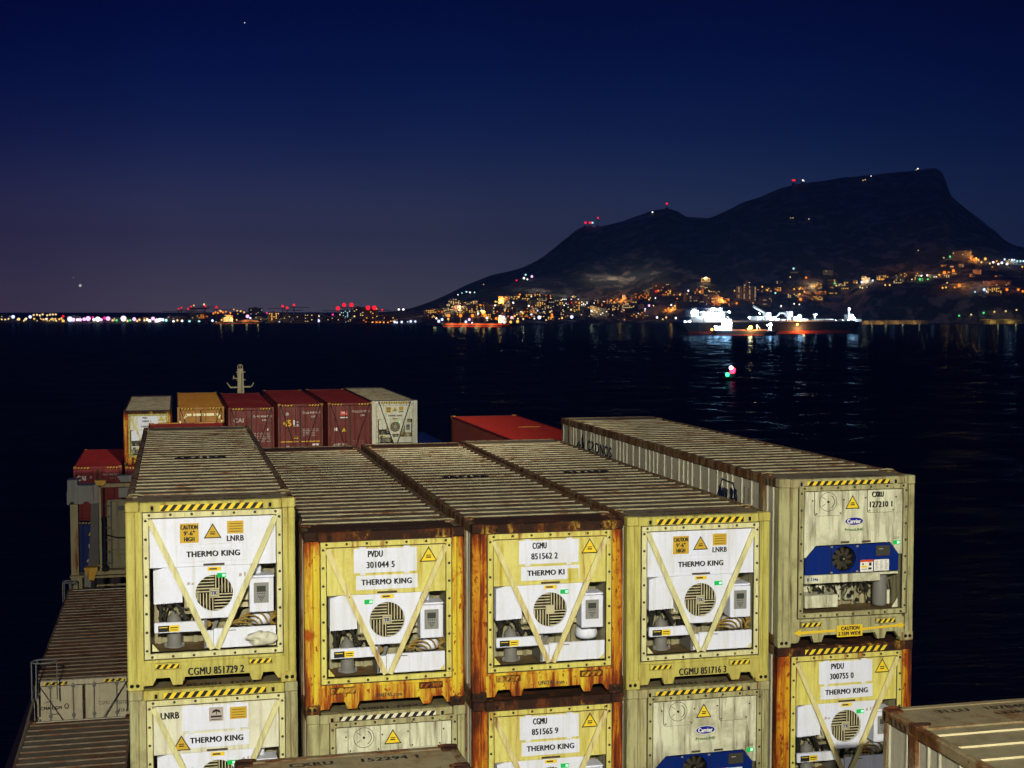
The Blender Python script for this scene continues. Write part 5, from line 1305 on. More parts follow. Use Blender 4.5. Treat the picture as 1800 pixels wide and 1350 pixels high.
# orange and white lamps in the town
LAMPS = [(375, 551, 'orange', 1.6), (379, 549, 'orange', 1.7), (383, 550, 'orange', 1.8), (388, 547, 'gold', 1.8), (392, 549, 'orange', 1.8), (397, 548, 'orange', 1.6), (386, 545, 'orange', 1.3), (405, 550, 'orange', 1.6), (411, 544, 'gold', 1.2), (417, 546, 'gold', 1.2), (423, 547, 'gold', 1.2), (429, 549, 'gold', 1.2), (406, 557, 'gold', 2.0), (435, 556, 'pink', 3.0), (440, 559, 'blue', 1.8), (469, 550, 'magenta', 1.7), (490, 566, 'blue', 2.4), (482, 566, 'white', 1.4), (510, 566, 'white', 1.6), (525, 566, 'warm', 1.4), (559, 564, 'blue', 3.2), (571, 565, 'blue', 3.2), (585, 553, 'magenta', 1.9), (593, 566, 'gold', 1.6), (608, 567, 'cyan', 1.4), (655, 567, 'gold', 1.8), (662, 567, 'orange', 2.0), (668, 567, 'orange', 2.0), (675, 567, 'gold', 1.7), (682, 567, 'orange', 1.6), (694, 566, 'blue', 2.3), (698, 567, 'blue', 1.8), (706, 566, 'blue', 2.4), (722, 565, 'blue', 2.2), (730, 565, 'blue', 1.8), (672, 545, 'red', 1.8), (701, 544, 'white', 1.8), (709, 544, 'white', 1.8), (560, 555, 'warm', 1.3), (598, 553, 'warm', 1.4), (623, 556, 'warm', 1.4), (604, 550, 'green', 1.2), (610, 545, 'green', 1.2),
 (924, 483, 'cyan', 1.7), (921, 489, 'white', 2.2), (927, 491, 'white', 1.4), (935, 486, 'pink', 2.2), (908, 493, 'red', 1.4), (850, 500, 'dim', 1), (820, 513, 'cyan', 1.5), (826, 514, 'white', 1.4), (834, 514, 'cyan', 1.3), (812, 515, 'cyan', 1.1), (805, 518, 'white', 1),
 (948, 558, 'blue', 3.0), (970, 553, 'orange', 2.2), (971, 557, 'orange', 1.8), (1005, 557, 'blue', 3.0), (1005, 532, 'red', 1.3), (934, 553, 'blue', 2.0), (945, 546, 'blue', 1.4), (956, 549, 'white', 1.5), (1045, 533, 'white', 1.4), (1070, 544, 'red', 1.3), (1040, 547, 'white', 1.6),
 (1062, 531, 'blue', 1.5), (1067, 529, 'orange', 1.9), (1074, 528, 'orange', 1.7), (1080, 531, 'orange', 1.8), (1085, 526, 'orange', 1.6), (1093, 527, 'orange', 1.8), (1100, 524, 'orange', 1.6), (1118, 522, 'gold', 1.6), (1126, 521, 'orange', 1.9), (1132, 518, 'gold', 2.0), (1139, 517, 'orange', 1.9), (1144, 515, 'orange', 1.8), (1153, 512, 'red', 1.6), (1157, 511, 'orange', 1.7), (1171, 514, 'orange', 1.7), (1178, 513, 'gold', 1.4), (1152, 524, 'white', 1.2), (1141, 537, 'pink', 2.0), (1134, 543, 'blue', 1.5), (1170, 545, 'orange', 1.7), (1175, 542, 'orange', 1.8), (1178, 547, 'orange', 2.3), (1183, 541, 'gold', 1.6), (1186, 538, 'gold', 1.5), (1155, 558, 'white', 1.8), (1171, 558, 'warm', 1.8), (1188, 559, 'white', 1.8),
 (1210, 511, 'white', 1.6), (1247, 512, 'warm', 1.3), (1230, 513, 'gold', 1.2), (1236, 514, 'warm', 1.2), (1254, 533, 'orange', 2.2), (1275, 533, 'orange', 3.2), (1295, 533, 'orange', 1.8), (1291, 511, 'gold', 1.3), (1340, 504, 'gold', 1.2), (1349, 510, 'gold', 1.4), (1363, 515, 'cyan', 1.6), (1367, 510, 'orange', 1.5), (1395, 472, 'cyan', 1.7), (1389, 487, 'warm', 1.1), (1417, 488, 'orange', 2.2), (1396, 508, 'gold', 1.4), (1405, 508, 'gold', 1.4), (1414, 513, 'warm', 1.4), (1407, 526, 'orange', 2.6), (1396, 534, 'white', 1.2), (1405, 535, 'white', 1.1), (1373, 538, 'white', 1.5), (1432, 503, 'gold', 1.5), (1440, 501, 'gold', 1.5), (1467, 498, 'green', 1.6), (1470, 502, 'warm', 1.5), (1475, 501, 'warm', 1.3),
 (1506, 497, 'warm', 1.5), (1515, 496, 'blue', 2.2), (1525, 495, 'blue', 2.0), (1534, 493, 'blue', 2.0), (1512, 505, 'warm', 1.5), (1516, 506, 'warm', 1.4), (1546, 491, 'gold', 1.5), (1551, 491, 'orange', 1.3), (1556, 501, 'gold', 1.5), (1564, 501, 'gold', 1.2), (1573, 492, 'green', 1.6), (1603, 491, 'warm', 1.3), (1617, 491, 'green', 2.4), (1611, 489, 'green', 1.3), (1631, 491, 'green', 1.5), (1620, 485, 'white', 1.9), (1630, 484, 'white', 1.9), (1651, 483, 'gold', 1.4), (1660, 479, 'orange', 2.6), (1676, 476, 'orange', 2.6), (1668, 479, 'orange', 1.5), (1686, 501, 'orange', 2.5), (1678, 505, 'orange', 1.4), (1657, 506, 'gold', 1.6), (1663, 505, 'gold', 1.5), (1665, 497, 'warm', 1.1), (1670, 451, 'green', 2.0), (1659, 453, 'dim', 1.4), (1686, 442, 'warm', 1.5), (1691, 442, 'warm', 1.5), (1697, 442, 'warm', 1.4), (1707, 455, 'orange', 2.2), (1713, 456, 'orange', 2.8), (1720, 457, 'gold', 2.0), (1725, 461, 'warm', 1.6), (1732, 455, 'gold', 2.4), (1740, 463, 'warm', 1.6), (1746, 461, 'white', 1.9), (1752, 459, 'orange', 1.6), (1755, 464, 'white', 1.8), (1761, 462, 'white', 2.2), (1766, 456, 'blue', 2.0), (1770, 464, 'white', 2.2), (1774, 457, 'blue', 1.5), (1779, 457, 'white', 1.8), (1783, 457, 'blue', 1.8), (1788, 459, 'cyan', 2.0), (1794, 459, 'cyan', 2.0), (1799, 459, 'blue', 1.8), (1797, 469, 'gold', 1.6), (1614, 440, 'dim', 1.0), (1730, 509, 'blue', 2.2), (1735, 512, 'blue', 2.0), (1714, 513, 'cyan', 1.4), (1743, 512, 'gold', 1.7), (1747, 511, 'gold', 1.7), (1752, 511, 'gold', 1.6), (1757, 512, 'orange', 1.7), (1770, 509, 'orange', 2.3), (1790, 509, 'orange', 2.2), (1798, 512, 'orange', 1.8),
 (1621, 564, 'white', 2.2), (1630, 564, 'white', 2.2), (1640, 564, 'white', 2.2), (1613, 566, 'warm', 1.4), (1663, 558, 'red', 1.0), (1664, 563, 'white', 1.4), (1672, 564, 'green', 1.6), (1675, 562, 'cyan', 1.3), (1686, 555, 'green', 1.5), (1707, 553, 'warm', 1.4), (1729, 550, 'green', 1.6), (1748, 548, 'warm', 1.4), (1768, 547, 'warm', 1.5), (1787, 545, 'warm', 1.4), (1717, 562, 'white', 2.0), (1709, 563, 'warm', 1.2),
 (1390, 383, 'dim', 1.0), (1394, 383, 'dim', 1.0), (1422, 385, 'dim', 1.2), (1147, 373, 'white', 1.3), (1517, 317, 'dim', 1.2), (1521, 316, 'dim', 1.4), (1531, 309.5, 'white', 1.1)]
for px, py, c, r in LAMPS: lamp(px, py, c, r, 9 if py < 562 else 6)
rnd = random.Random(21)
for i in range(74):      # many more small lamps of the lower town
    px = rnd.uniform(745, 1000) if i < 56 else rnd.uniform(1000, 1200); top = lerp(TL, px) + 6
    lamp(px, rnd.uniform(top, 563), rnd.choice(('warm', 'warm', 'gold', 'white', 'orange', 'gold', 'dim', 'dim')), rnd.choice((1.0, 1.2, 1.4, 1.7)))

# ------------------------------------------------------------------ town buildings
WALLS = [flat('render_cream', (.42, .36, .26), .8), flat('render_grey', (.30, .29, .27), .8), flat('render_ochre', (.38, .26, .14), .8), flat('render_white', (.55, .53, .48), .8), flat('render_pink', (.36, .22, .17), .8)]
WNAME = ['cream', 'grey', 'ochre', 'white', 'pinkish']
PANE = flat('unlit_window', (.02, .022, .028), .3)
def building_mesh(w, h, dp, wall, lit, seed, col='warm', strips=False):
    k = ('bld', w, h, dp, wall, lit, seed, col, strips)
    if k in CACHE: return CACHE[k]
    rnd = random.Random(seed); mb = MB()
    mb.box(-w / 2, w / 2, -dp / 2, dp / 2, -8, h, 0)
    mb.box(-w / 2 - .3, w / 2 + .3, -dp / 2 - .3, dp / 2 + .3, h, h + .7, 0)
    if h > 9: mb.box(-w * .15, w * .12, -dp * .2, dp * .2, h + .7, h + 3.0, 0)
    nf = max(1, int(h / 3.3)); nw = max(2, int(w / 4.2))
    for f in range(nf):
        z = f * h / nf + .9
        for i in range(nw):
            x = -w / 2 + w * (i + .5) / nw
            on = rnd.random() < lit
            if strips: on = (i % 3 == 1) and rnd.random() < .75
            mb.rect(x - 1.1, x + 1.1, z, z + 1.7, -dp / 2 - .12, 1 if on else 2)
    for f in range(nf):
        z = f * h / nf + .9
        for i in range(max(1, int(dp / 5))):
            y = -dp / 2 + dp * (i + .5) / max(1, int(dp / 5))
            mb.add([(-w / 2 - .12, y + 1, z), (-w / 2 - .12, y - 1, z), (-w / 2 - .12, y - 1, z + 1.7), (-w / 2 - .12, y + 1, z + 1.7)], [(0, 1, 2, 3)], 1 if rnd.random() < lit * .6 else 2)
    CACHE[k] = mb.mesh('apartment_building', [WALLS[wall], G[col], PANE]); return CACHE[k]
def building(px, py, w, h, wall=0, lit=.3, col='warm', label=None, strips=False, name=None, dp=None):
    """px, py: middle of the foot of the front wall in the photograph; w, h in its pixels"""
    q, d = ground(px, py)
    k = d / FPX; W_, H_ = round(w * k / 4) * 4 or 4, max(4, round(h * k / 3.3) * 3.3)
    dp = dp or min(18, max(10, W_ * .5))
    me = building_mesh(W_, round(H_, 1), round(dp), wall, lit, rnd.randrange(6), col, strips)
    nm = name or ('apartment_building' if H_ > 12 else 'house' if W_ < 30 else 'warehouse')
    o = link(nm, me, None, (q.x, q.y, q.z), (0, 0, -YAW - math.atan((px - 900) / FPX) + rnd.uniform(-.25, .25)))
    kind = {'apartment_building': 'block of flats', 'house': 'low house', 'warehouse': 'long low building'}[nm]
    if label: tag(o, label, 'building')
    else: tag(o, f'{WNAME[wall]} {kind} with lit windows {district(px, py)}', 'building', f'{WNAME[wall]} {kind}s {district(px, py)}')
    return o
BL = [(1010, 537, 49, 12, 3, .25, 'white', 'long pale flat-roofed building on the slope under the lit rock face'), (972, 540, 20, 12, 1, .3, 'dim', None), (1031, 557, 12, 13, 0, .1, 'dim', None), (1057, 554, 25, 11, 1, .2, 'white', None), (1163, 511, 32, 11, 2, .1, 'dim', 'dim brown block of flats on the crest above the orange lit wall'), (1130, 525, 28, 9, 2, .5, 'orange', 'orange lit long building climbing the slope in the middle of the town'),
 (1312, 528, 34, 23, 1, .3, 'dim', 'tall grey block with lit vertical stairwells behind the tanker'), (1249, 530, 30, 13, 1, .15, 'dim', 'grey slab block with a grid of balconies behind the tanker bridge'), (1241, 496, 18, 7, 0, .6, 'gold', 'yellow lit villa high on the slope above the tanker bridge'), (1266, 538, 33, 6, 4, .35, 'orange', 'low red lit building just above the tanker bridge'), (1218, 530, 20, 9, 1, .2, 'dim', None),
 (1690, 456, 31, 15, 1, .05, 'warm', 'square grey block highest on the right-hand hill'), (1598, 487, 34, 8, 2, .3, 'gold', 'long terracotta lit building on the cliff edge at the right'), (1752, 502, 46, 7, 4, .12, 'dim', None), (1749, 516, 24, 9, 2, .7, 'gold', 'orange lit colonnaded building at the far right below the hill'), (1625, 494, 30, 7, 0, .3, 'green', None), (1640, 488, 22, 5, 0, .2, 'white', None), (1548, 492, 14, 6, 0, .5, 'gold', None), (1580, 494, 16, 6, 1, .2, 'dim', None), (1408, 509, 18, 5, 0, .6, 'gold', None), (1438, 506, 14, 7, 0, .5, 'gold', None), (1351, 513, 10, 8, 0, .5, 'gold', None), (1367, 512, 10, 6, 2, .5, 'gold', None), (1395, 481, 14, 3, 1, .2, 'dim', None), (1370, 499, 10, 5, 1, .3, 'dim', None), (1455, 480, 18, 4, 1, .05, 'dim', None), (1345, 536, 20, 14, 1, .1, 'dim', None), (1480, 503, 14, 5, 0, .5, 'warm', None),
 (449, 553, 26, 11, 1, .15, 'dim', None), (481, 566, 20, 17, 0, .3, 'gold', None), (533, 566, 29, 14, 1, .15, 'dim', None), (553, 566, 12, 14, 0, .3, 'warm', None), (565, 560, 12, 8, 1, .2, 'white', None), (610, 561, 22, 15, 1, .5, 'cyan', 'block of flats with cyan lit windows under the three red crane lights'), (630, 558, 17, 17, 2, .15, 'warm', 'brown tower between the two groups of red crane lights'), (652, 560, 25, 17, 2, .15, 'gold', 'brown tower under the right pair of red crane lights'), (684, 566, 18, 12, 2, .3, 'gold', None), (600, 566, 34, 7, 1, .1, 'dim', None), (640, 567, 40, 6, 4, .1, 'orange', None), (720, 567, 40, 7, 1, .1, 'blue', None), (505, 566, 14, 12, 1, .2, 'dim', None), (575, 566, 16, 9, 1, .1, 'dim', None), (455, 565, 14, 8, 1, .1, 'dim', None), (300, 564, 14, 8, 0, .1, 'dim', None), (318, 564, 18, 7, 0, .05, 'dim', None), (255, 563, 22, 6, 2, .3, 'gold', None), (342, 565, 14, 14, 1, .2, 'dim', None), (355, 560, 26, 8, 2, .5, 'orange', None), (412, 553, 14, 5, 2, .3, 'gold', None), (8, 563, 30, 9, 1, .1, 'dim', None), (85, 565, 44, 6, 1, .3, 'warm', None), (210, 564, 30, 5, 1, .2, 'warm', None), (130, 564, 22, 7, 3, .1, 'white', None)]
for px, py, w, h, wl, lit, c, lab in BL: building(px, py, w, h, wl, lit, c, lab, strips=(px == 1312))
for i in range(170):
    if i < 106: px = rnd.uniform(742, 990)
    elif i < 146: px = rnd.uniform(985, 1215)
    else: px = rnd.uniform(1215, 1500)
    top = lerp(TL, px) + 8; py = rnd.uniform(top, 564 if px < 1215 else top + 34)
    building(px, py, rnd.choice((8, 10, 13, 16, 20)), rnd.choice((4, 6, 6, 9, 12)) * (1.0 if px < 1215 else .7), rnd.choice((0, 0, 1, 2, 2, 3, 4)), rnd.choice((.2, .35, .5, .6)), rnd.choice(('warm', 'gold', 'gold', 'dim', 'orange', 'warm')))

for i in range(44):
    px = rnd.uniform(1500, 1800) if i < 26 else rnd.uniform(1000, 1500); top = lerp(TL, px) + 4
    building(px, rnd.uniform(top, top + (40 if px > 1640 else 16)), rnd.choice((7, 9, 12, 15)), rnd.choice((3, 4, 5, 7)), rnd.choice((0, 0, 2, 2, 3, 4)), rnd.choice((.4, .6, .8)), rnd.choice(('warm', 'gold', 'orange', 'gold', 'dim')))
# light the street lamps throw on walls and rock
def pl(name, px, py, power, col, up=8, rad=2.5, toward=14):
    q, d = ground(px, py)
    v = ray(px, py).normalized()
    l = bpy.data.lights.new(name, 'POINT'); l.energy = power; l.color = col; l.shadow_soft_size = rad
    o = bpy.data.objects.new(name, l); COL.objects.link(o); o.location = q - v * toward + Vector((0, 0, up)); return o
OR, WA, CO = (1, .38, .08), (1, .72, .38), (.75, .85, 1)
for px, py, pw, c in ((770, 552, 60, WA), (810, 545, 70, WA), (850, 555, 60, OR), (880, 535, 70, OR), (920, 548, 60, WA), (955, 545, 60, WA), (1010, 533, 90, WA), (1040, 552, 60, WA), (1090, 528, 60, OR), (1130, 520, 90, OR), (1160, 506, 50, WA), (1180, 543, 60, OR), (1240, 494, 30, WA), (1250, 525, 40, CO), (1270, 534, 90, OR), (1312, 522, 60, CO), (1410, 522, 60, OR), (1430, 503, 30, WA), (1520, 497, 40, WA), (1600, 483, 60, OR), (1625, 490, 50, WA), (1665, 480, 80, OR), (1690, 452, 30, WA), (1715, 458, 80, OR), (1750, 510, 70, OR), (1690, 500, 60, OR), (1780, 459, 60, CO),
                      (390, 550, 50, OR), (480, 560, 40, WA), (535, 560, 40, CO), (605, 557, 50, WA), (650, 555, 40, OR), (690, 562, 50, OR), (300, 560, 30, WA)):
    pl('street_light', px, py, pw * 800, c)
# the floodlit limestone faces: lamps standing off the rock
for tx, ty, pw, c in ((1048, 480, 12, (1, .86, .70)), (1078, 478, 14, (1, .86, .70)), (1105, 474, 12, (1, .86, .70)), (1135, 467, 8, (1, .86, .70)), (1165, 462, 4, (1, .9, .8)), (945, 502, 9, (1, .92, .82)), (985, 505, 6, (1, .92, .85)), (910, 500, 3, (1, .92, .85)), (1570, 530, 2.5, (.75, .75, .85)), (1640, 545, 2.5, (.8, .75, .8)), (1725, 492, 5, (.85, .88, .95)), (1700, 548, 3, (1, .9, .6)), (1770, 545, 3, (1, .9, .6))):
    g, _d = ground(tx, ty); l = bpy.data.lights.new('rock_floodlight', 'POINT'); l.energy = pw * 2100; l.color = c; l.shadow_soft_size = 3
    o = bpy.data.objects.new('rock_floodlight', l); COL.objects.link(o); o.location = g - ray(tx, ty).normalized() * 85 + Vector((0, 0, 12))

# ------------------------------------------------------------------ cranes and masts with warning lights
STEEL = flat('crane_steel', (.16, .13, .10), .6)
def crane(px, py, r, col, label, jib=1, base=566):
    q, d = ground(px, base); top = pt(px, py, d).z; h = max(top - q.z, 10); k = d / FPX
    root = empty('tower_crane', q, label, 'crane', 'tower cranes beside the harbour')
    mb = MB(); mb.box(-.9, .9, -.9, .9, -3, h - 2); link('crane_mast', mb.mesh('crane_mast', [STEEL]), root)
    mb = MB(); mb.box(-9 if jib > 0 else -34, 34 if jib > 0 else 9, -.5, .5, h - 6, h - 4.8); mb.prism([(-1, h - 5), (1, h - 5), (0, h)], -.4, .4); link('jib', mb.mesh('jib', [STEEL]), root)
    mb = MB(); mb.sphere((0, -1, h), r * k, 0, 10, 8); link('warning_light', mb.mesh('warning_light', [G[col]]), root)
for px, py, r, j, lab in ((497, 538, 2.2, -1, 'tower crane with a red light, first of the pair left of the pale jib'), (505, 541, 2.2, 1, 'tower crane with a low red light left of the pale jib'), (517, 536, 2.0, 1, 'tower crane with a long pale jib and red light at its top'), (594, 542, 3.6, -1, 'tower crane with the leftmost of the three large red lights'), (605, 536, 3.4, 1, 'tower crane with the middle one of the three large red lights'), (618, 536, 3.6, 1, 'tower crane with the right one of the three large red lights'), (647, 541, 3.9, -1, 'tower crane with the left one of the two large merged red lights'), (658, 541, 3.9, 1, 'tower crane with the right one of the two large merged red lights'), (314, 543, 1.3, -1, 'far crane with the lowest red light left of the orange cluster'), (319, 541, 1.4, 1, 'far crane with a red light, second from the left'), (331, 543, 1.6, 1, 'far crane with a red light over dark harbour buildings'), (336, 539, 1.4, 1, 'far crane with a high red light over dark harbour buildings'), (361, 538, 1.6, -1, 'far crane with a red light under a pale lamp'), (381, 540, 2.0, 1, 'far crane with a red light over the orange cluster')):
    crane(px, py, r, 'red', lab, j)
crane(359, 535, 1.7, 'warm', 'far crane with a pale yellow lamp at its top', 1); crane(341, 537, 1.3, 'gold', 'far crane with an orange lamp at its top', 1)
def mast(px, py, base, lights, label):
    q, d = ground(px, base); k = d / FPX; h = pt(px, py, d).z - q.z
    root = empty('radio_mast', q, label, 'mast', 'radio masts along the ridge')
    mb = MB(); mb.cyl((0, 0, -6), (0, 0, h), 1.0, .5, 6); mb.box(-4, 4, -4, 4, -6, 4); link('mast_pole', mb.mesh('mast_pole', [STEEL]), root)
    for dx, dy, r, c in lights:
        mb = MB(); mb.sphere((dx * k, -1, h - dy * k), r * k, 0, 10, 8); mb.cyl((dx * k, 0, h - dy * k), (0, 0, h - dy * k), .3, .3, 5, 1); link('warning_light', mb.mesh('warning_light', [G[c], STEEL]), root)
mast(1029, 390, 399, [(0, 1.5, 2.2, 'red')], 'mast with a red light at the left end of the ridge')
mast(1037, 390, 399.5, [(0, 1.5, 2.2, 'red'), (4.5, 1.5, 1.8, 'cyan')], 'mast with red and bluish lights at the left end of the ridge')
mast(1051, 383, 399, [(0, 0, 1.6, 'red')], 'mast with a high red light right of the red and bluish ones')
mast(1172, 358, 367, [(0, 0, 1.9, 'red')], 'mast with a red light on the middle peak')
mast(1395, 317, 324, [(-1.5, 0, 1.7, 'red'), (1.5, 0, 1.7, 'red')], 'mast with a pair of red lights on the long summit')
mast(1411, 317, 321, [(0, 0, 1.4, 'white'), (1.5, 1.6, 1.6, 'blue')], 'mast with white lights on the long summit')
mast(1613, 296, 300, [(0, 1, 1.5, 'white'), (-3, 2.6, .8, 'dim')], 'mast with a white light on the highest summit at the right')

# ------------------------------------------------------------------ ships
WHITESHIP = flat('white_ship_paint', (.78, .80, .82), .5); HULLBLACK = flat('black_hull_paint', (.03, .032, .045), .5); HULLRED = flat('red_hull_paint', (.34, .045, .022), .5); DECKRED = flat('deck_paint', (.22, .10, .07), .7); GREYSHIP = flat('grey_ship_paint', (.35, .36, .38), .5)
class Ship:
    def __init__(s, name, pa, pb, label, wl):
        s.A = Vector((pa.x, pa.y, 0)); s.B = Vector((pb.x, pb.y, 0)); s.len = (s.B - s.A).length
        s.rz = math.atan2(s.B.y - s.A.y, s.B.x - s.A.x); s.root = empty(name, s.A, label, 'ship', None, s.rz)
    def part(s, name, fn, mats, parent=None):
        mb = MB(); fn(mb); return link(name, mb.mesh(name, mats), parent or s.root)
    def light(s, x, y, z, power, col=(.80, .93, 1), rad=2.0):
        l = bpy.data.lights.new('ship_light', 'POINT'); l.energy = power; l.color = col; l.shadow_soft_size = rad
        o = bpy.data.objects.new('ship_light', l); COL.objects.link(o); o.location = s.A + Matrix.Rotation(s.rz, 3, 'Z') @ Vector((x, y, z))
def hull_mesh(mb, L, Bm, zd, zred, bow=18, stern=8, rake=8):
    # plan outline, two bands: boot-top and topsides
    def ring(z, f):
        k = f
        return [(stern * (1 - k) + 0, -Bm * .30, z), (stern * 1.6, -Bm / 2, z), (L - bow - rake * (1 - k), -Bm / 2, z), (L - rake * (1 - k) - bow * .35, -Bm * .27, z), (L - rake * (1 - k), 0, z), (L - rake * (1 - k) - bow * .35, Bm * .27, z), (L - bow - rake * (1 - k), Bm / 2, z), (stern * 1.6, Bm / 2, z), (stern * (1 - k), Bm * .30, z)]
    r0, r1, r2 = ring(-3, 0), ring(zred, .25), ring(zd, 1); n = len(r0)
    mb.add(r0 + r1, [(i, (i + 1) % n, (i + 1) % n + n, i + n) for i in range(n)], 1)
    mb.add(r1 + r2, [(i, (i + 1) % n, (i + 1) % n + n, i + n) for i in range(n)], 0)
    mb.add(r2, [list(range(n))], 2)
    # bulwark
    mb.add([(x, y, z) for x, y, z in r2] + [(x, y, z + 1.2) for x, y, z in r2], [(i, (i + 1) % n, (i + 1) % n + n, i + n) for i in range(n)], 0)
T = Ship('tanker_ship', inv(1190, 588, z=0), inv(1512, 585, z=0), 'long tanker with dazzling white deck lights, anchored off the town', 588)
SX = lambda px: (px - 1190) / 322 * T.len
SZ = lambda py: (588 - py) * .735
off = 22
T.part('hull', lambda mb: hull_mesh(mb, T.len, 44, SZ(568), SZ(582.5), 26, 12, 10), [HULLBLACK, HULLRED, DECKRED])
dk = SZ(568)
def bx(a, b, y0, y1, p1, p0): return lambda mb: mb.box(SX(a), SX(b), y0, y1, SZ(p0), SZ(p1))
T.part('accommodation_block', lambda mb: (bx(1226, 1258, -17, 17, 548, 567.5)(mb), bx(1222, 1266, -20, 20, 546.5, 549.5)(mb), bx(1230, 1256, -14, 14, 541, 546.4)(mb), bx(1234, 1250, -10, 10, 538.5, 541)(mb)), [WHITESHIP])
T.part('funnel', lambda mb: (bx(1208, 1220, -8, 8, 544, 567.5)(mb), bx(1210, 1218, -6, 6, 541, 544)(mb)), [WHITESHIP])
T.part('engine_casing', lambda mb: bx(1204, 1225, -14, 14, 556, 567.4)(mb), [GREYSHIP])
T.part('poop_house', lambda mb: bx(1193, 1204, -12, 12, 563, 567.4)(mb), [WHITESHIP])
T.part('radar_mast', lambda mb: (bx(1237, 1239, -1, 1, 533, 539)(mb), bx(1247, 1248.4, -1, 1, 535, 539)(mb), bx(1234, 1242, -1, 1, 536, 536.8)(mb)), [WHITESHIP])
for nm, pts in (('cargo_crane', [(1338, 567), (1338, 553), (1333, 549), (1314, 538)]), ('cargo_crane', [(1376, 567), (1376, 551), (1360, 550), (1356, 556)])):
    def fn(mb):
        P3 = [(SX(a), -6, SZ(b)) for a, b in pts]
        mb.cyl(P3[0], P3[1], 3.0, 2.6, 10); mb.tube(P3[1:], 1.7, 6); mb.box(P3[1][0] - 4, P3[1][0] + 4, -10, -2, P3[1][2] - 4, P3[1][2] + 3)
    T.part(nm, fn, [WHITESHIP])
T.part('deck_pipes', lambda mb: [mb.box(SX(1270), SX(1480), y, y + 2, dk + .5, dk + 2.2) for y in (-14, -8, 0, 7)] + [mb.box(SX(a), SX(a + 3), -18, 16, dk + .5, dk + 5) for a in (1330, 1350, 1362, 1400, 1428, 1445)], [WHITESHIP])
T.part('deck_rail', lambda mb: mb.box(SX(1266), SX(1484), -21.6, -21, dk + 1.2, dk + 3.4), [WHITESHIP])
T.part('deck_house', lambda mb: (bx(1318, 1330, -10, 6, 556, 567.4)(mb), bx(1340, 1350, -10, 6, 557, 567.4)(mb), bx(1384, 1396, -8, 8, 557, 567.4)(mb)), [WHITESHIP])
T.part('vent_post', lambda mb: (bx(1426, 1428, -2, 0, 552, 567)(mb), bx(1424, 1430, -3, 1, 552, 554)(mb)), [WHITESHIP])
T.part('forecastle', lambda mb: (bx(1482, 1504, -12, 12, 562, 567.4)(mb), bx(1486, 1494, -5, 5, 553, 562)(mb), bx(1489, 1491.4, -1, 1, 540, 553)(mb)), [WHITESHIP])
hot = [(1212, 552, -11, 2.3), (1222, 553, -18, 2.5), (1232, 551, -19, 3.6), (1243, 552, -19, 4.0), (1253, 551, -19, 3.6), (1263, 548, -20, 2.4), (1240, 543, -15, 2.6), (1252, 544, -15, 2.0), (1206, 549, -12, 1.8), (1195, 566, -12, 2.0), (1203, 565, -12, 1.6), (1302, 558, -14, 3.4), (1337, 560, -14, 4.0), (1346, 558, -14, 2.6), (1352, 562, -14, 3.0), (1391, 556, -12, 5.0), (1391, 562, -14, 3.6), (1380, 563, -16, 2.2), (1366, 564, -16, 2), (1490, 556, -8, 4.2), (1490, 561, -12, 3.8), (1489, 543, -3, 2.0), (1427, 553, -4, 1.7), (1500, 563, -10, 1.2), (1415, 565, -18, 1.3), (1436, 565, -18, 1.3), (1452, 564, -18, 1.4), (1464, 564, -18, 1.4), (1475, 563, -18, 1.4), (1323, 551, -9, 1.6)]
for px, py, y, r in hot:
    T.part('deck_floodlight', lambda mb: mb.sphere((SX(px), y, SZ(py)), r * .42, 0, 10, 8), [HOT])
for px, py, y, pw in ((1230, 553, -21.4, 160), (1250, 553, -21.4, 160), (1215, 552, -18, 100), (1320, 557, -20, 100), (1345, 558, -20, 160), (1391, 556, -20, 260), (1440, 561, -20, 90), (1490, 554, -18, 200), (1300, 560, -20, 90)):
    T.light(SX(px), y, SZ(py), pw * 40)
# bunker vessel alongside
P0, P1 = inv(1249, 589, z=0), inv(1368, 589.5, z=0)
Bk = Ship('bunker_vessel', P0, P1, 'small tanker with white house and orange deck lamp lying alongside the lit tanker', 589)
BX_ = lambda px: (px - 1249) / 119 * Bk.len
BZ = lambda py: (589 - py) * .72
Bk.part('hull', lambda mb: hull_mesh(mb, Bk.len, 15, BZ(582.5), BZ(588), 14, 5, 6), [HULLBLACK, HULLRED, DECKRED])
b2 = lambda a, b, y0, y1, p1, p0: (lambda mb: mb.box(BX_(a), BX_(b), y0, y1, BZ(p0), BZ(p1)))
Bk.part('wheelhouse', lambda mb: (b2(1269, 1287, -5, 5, 566, 583)(mb), b2(1271, 1286, -6, 6, 560.5, 566)(mb), b2(1276, 1281, -1, 1, 556, 560.5)(mb)), [WHITESHIP])
Bk.part('stern_house', lambda mb: b2(1257, 1268, -5, 5, 573, 583)(mb), [WHITESHIP])
Bk.part('raised_deck', lambda mb: b2(1288, 1352, -5, 5, 579, 583)(mb), [DECKRED])
Bk.part('hose_crane', lambda mb: (b2(1330, 1332, -1, 1, 570, 583)(mb), mb.cyl((BX_(1331), 0, BZ(571)), (BX_(1338), 0, BZ(579)), .6, .4, 6)), [GREYSHIP])
Bk.part('bow_mast', lambda mb: b2(1354, 1356, -1, 1, 566, 583)(mb), [WHITESHIP])
